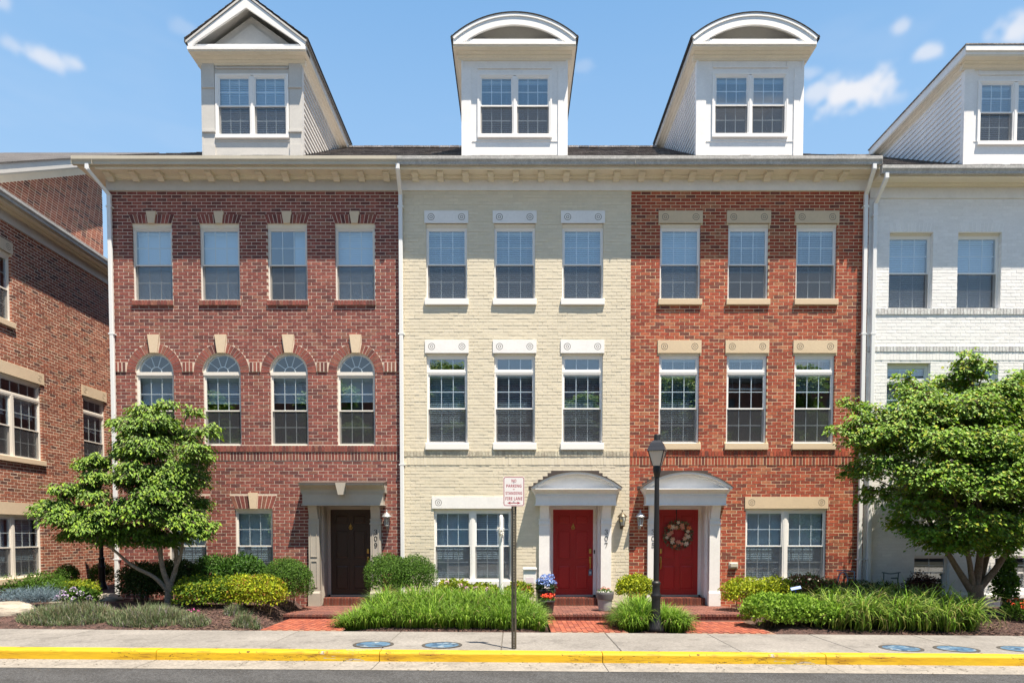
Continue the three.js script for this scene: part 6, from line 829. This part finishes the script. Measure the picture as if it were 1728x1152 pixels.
{ const g = pot('small black pot of red flowers at the foot of the tall black pot', 0.70, 0.118, 1.50, 0.165, 0.28, std([0.03, 0.03, 0.034], { roughness: 0.35 })); mesh('leaves', foliage([[0.70, 0.40, 1.5, 0.14, 0.05, 0.14]], 120, 0.06, 0.04, G.green).build(), M.leaf, g); flowers(g, Array.from({ length: 9 }, (_, k) => [0.70 + Math.cos(k * 2.4) * 0.09 * Math.sqrt(k / 4), 0.45 + (k % 3) * 0.025, 1.53 + Math.sin(k * 2.4) * 0.08, 1]), 0.04, [[0.72, 0.05, 0.02], [0.65, 0.02, 0.02], [0.75, 0.12, 0.04]], 'flower_head', 20, 0.035); settle(g, 0.70, 0.118, 1.5); for (const c of g.children) if (c.name === 'flower_head') c.position.set(-0.70, -0.118, -1.5); }
{ const g = pot('grey pot with dark rim and small flowers right of the plain red door', 1.99, 0.118, 1.05, 0.185, 0.42, std([0.36, 0.37, 0.38], { roughness: 0.5 }), std([0.12, 0.12, 0.13], { roughness: 0.45 })); mesh('leaves', foliage([[1.99, 0.54, 1.05, 0.14, 0.05, 0.14]], 130, 0.05, 0.03, G.green).build(), M.leaf, g); flowers(g, [[1.92, 0.6, 1.12], [2.0, 0.61, 1.1], [2.07, 0.6, 1.05], [1.97, 0.62, 1.0]], 0.03, [[0.6, 0.15, 0.1], [0.7, 0.4, 0.3]], 'flower_head', 14, 0.025); settle(g, 1.99, 0.118, 1.05); for (const c of g.children) if (c.name === 'flower_head') c.position.set(-1.99, -0.118, -1.05); }
// small metal garden pieces by the right-hand houses
function wire(name, label, cat, paths, mat, base) { const g = thing(name, label, cat); for (const p of paths) mesh('wire', tube(p, p.map(() => 0.014), 6), mat, g); return settle(g, ...base); }
const blueW = std([0.16, 0.24, 0.36], { roughness: 0.5 }), tealW = std([0.13, 0.18, 0.20], { roughness: 0.5, metalness: 0.3 });
wire('garden_rack', 'blue looped metal garden rack before the brick beside the right downspout', 'garden rack', [[[7.42, 0.2, 0.42], [7.42, 0.82, 0.42], [7.48, 0.92, 0.42], [7.56, 0.92, 0.42], [7.62, 0.82, 0.42], [7.62, 0.2, 0.42]], [[7.40, 0.97, 0.36], [7.58, 0.97, 0.36], [7.80, 0.95, 0.36]], [[7.78, 0.2, 0.4], [7.79, 0.6, 0.4], [7.80, 0.95, 0.38]], [[7.62, 0.82, 0.42], [7.7, 0.8, 0.41], [7.79, 0.8, 0.4]]], blueW, [7.6, 0.1, 0.42]);
wire('garden_rack', 'grey-green metal garden rack against the white house wall', 'garden rack', [[[8.46, 0.2, 0.4], [8.46, 0.6, 0.4], [8.46, 0.92, 0.4]], [[8.78, 0.2, 0.4], [8.78, 0.6, 0.4], [8.80, 0.92, 0.4]], [[8.42, 0.93, 0.4], [8.62, 0.9, 0.4], [8.84, 0.93, 0.4]], [[8.62, 0.8, 0.42], [8.7, 0.8, 0.42], [8.79, 0.8, 0.41]]], tealW, [8.62, 0.1, 0.4]);
{ const m = one('garden_stake', 'small blue plastic plate on a stake in the golden shrub', 'garden stake', merge([rbx(-0.11, 0.11, -0.03, 0.04, -0.006, 0.006, 0.005).rotateX(-0.6).rotateZ(0.2), bx(-0.008, 0.008, -0.55, 0, -0.012, -0.004)]), std([0.05, 0.16, 0.5], { roughness: 0.4 })); m.position.set(5.95, 0.66, 1.62); }

// ---------------------------------------------------------------- across the street: what the lower windows mirror
{
  const src = new THREE.Group(); const cl = []; for (let k = 0; k < 46; k++) { const t = R() * 6.2832, q = Math.sqrt(R()) * 2.9, y = rr(3.0, 11.2), s = 1.15 - Math.abs(y - 6.2) / 7; cl.push([Math.cos(t) * q * s, y, Math.sin(t) * q * s, rr(0.8, 1.4), rr(0.4, 0.7)]); }
  const [a, tw] = crown(cl, 60, 0.26, 0.15, lime, { leaves: 6, dip: -0.2, droop: 0.3, sag: 0.4 }); const cg = a.build(), tg = tube([[0, -0.2, 0], [0.1, 2, 0], [0, 5, 0.1], [0.1, 9.5, 0]], [0.22, 0.17, 0.12, 0.04], 10);
  const lab = ['street tree across the road mirrored in the left house windows', 'street tree across the road mirrored in the plum house windows', 'street tree across the road mirrored in the cream house left windows', 'street tree across the road mirrored in the cream house right windows', 'street tree across the road mirrored in the orange-red house windows', 'street tree across the road mirrored in the white house windows'];
  [[-19, 26], [-11.5, 27.5], [-4.5, 26.5], [4.4, 27.5], [10.5, 26], [18, 27.5]].forEach(([x, z], i) => { const t = thing('street_tree', lab[i], 'tree', 'trees across the street'); mesh('trunk', tg, M.barkBrown, t); mesh('crown', cg, M.leaf, t); t.position.set(x, 0, z); t.rotation.y = i * 1.3; t.scale.setScalar(0.92 + (i % 3) * 0.08); });
  const h = thing('brick_building', 'plain brick row building across the street mirrored in the windows', 'building'); const f = []; for (let k = -10; k < 11; k++) for (const y of [1, 4.2, 7.4, 10.6]) f.push([k * 4.2, y]);
  const s = rectShape(-62, 62, -0.3, 13.6); for (const [x, y] of f) s.holes.push(rectPath(x - 0.6, x + 0.6, y, y + 1.8)); mesh('wall', ext(s, -0.2, 0).rotateY(Math.PI).translate(0, 0, 38), std([0.25, 0.10, 0.07], { map: T.brick, roughness: 0.95 }), h);
  mesh('roof', bx(-62.4, 62.4, 13.6, 14.1, 37.6, 47), M.flashing, h); mesh('rear_walls', merge([bx(-62, 62, -0.3, 13.59, 46, 46.2), bx(-62, -61.8, -0.3, 13.59, 38.21, 45.99), bx(61.8, 62, -0.3, 13.59, 38.21, 45.99)]), M.plaster, h); for (const [x, y] of f) mesh('window_pane', new THREE.PlaneGeometry(1.2, 1.8).rotateY(Math.PI).translate(-x, y + 0.9, 38.1), std([0.03, 0.035, 0.04], { roughness: 0.05 }), h); settle(h, 0, 0, 38);
}
renderer.render(scene, camera);
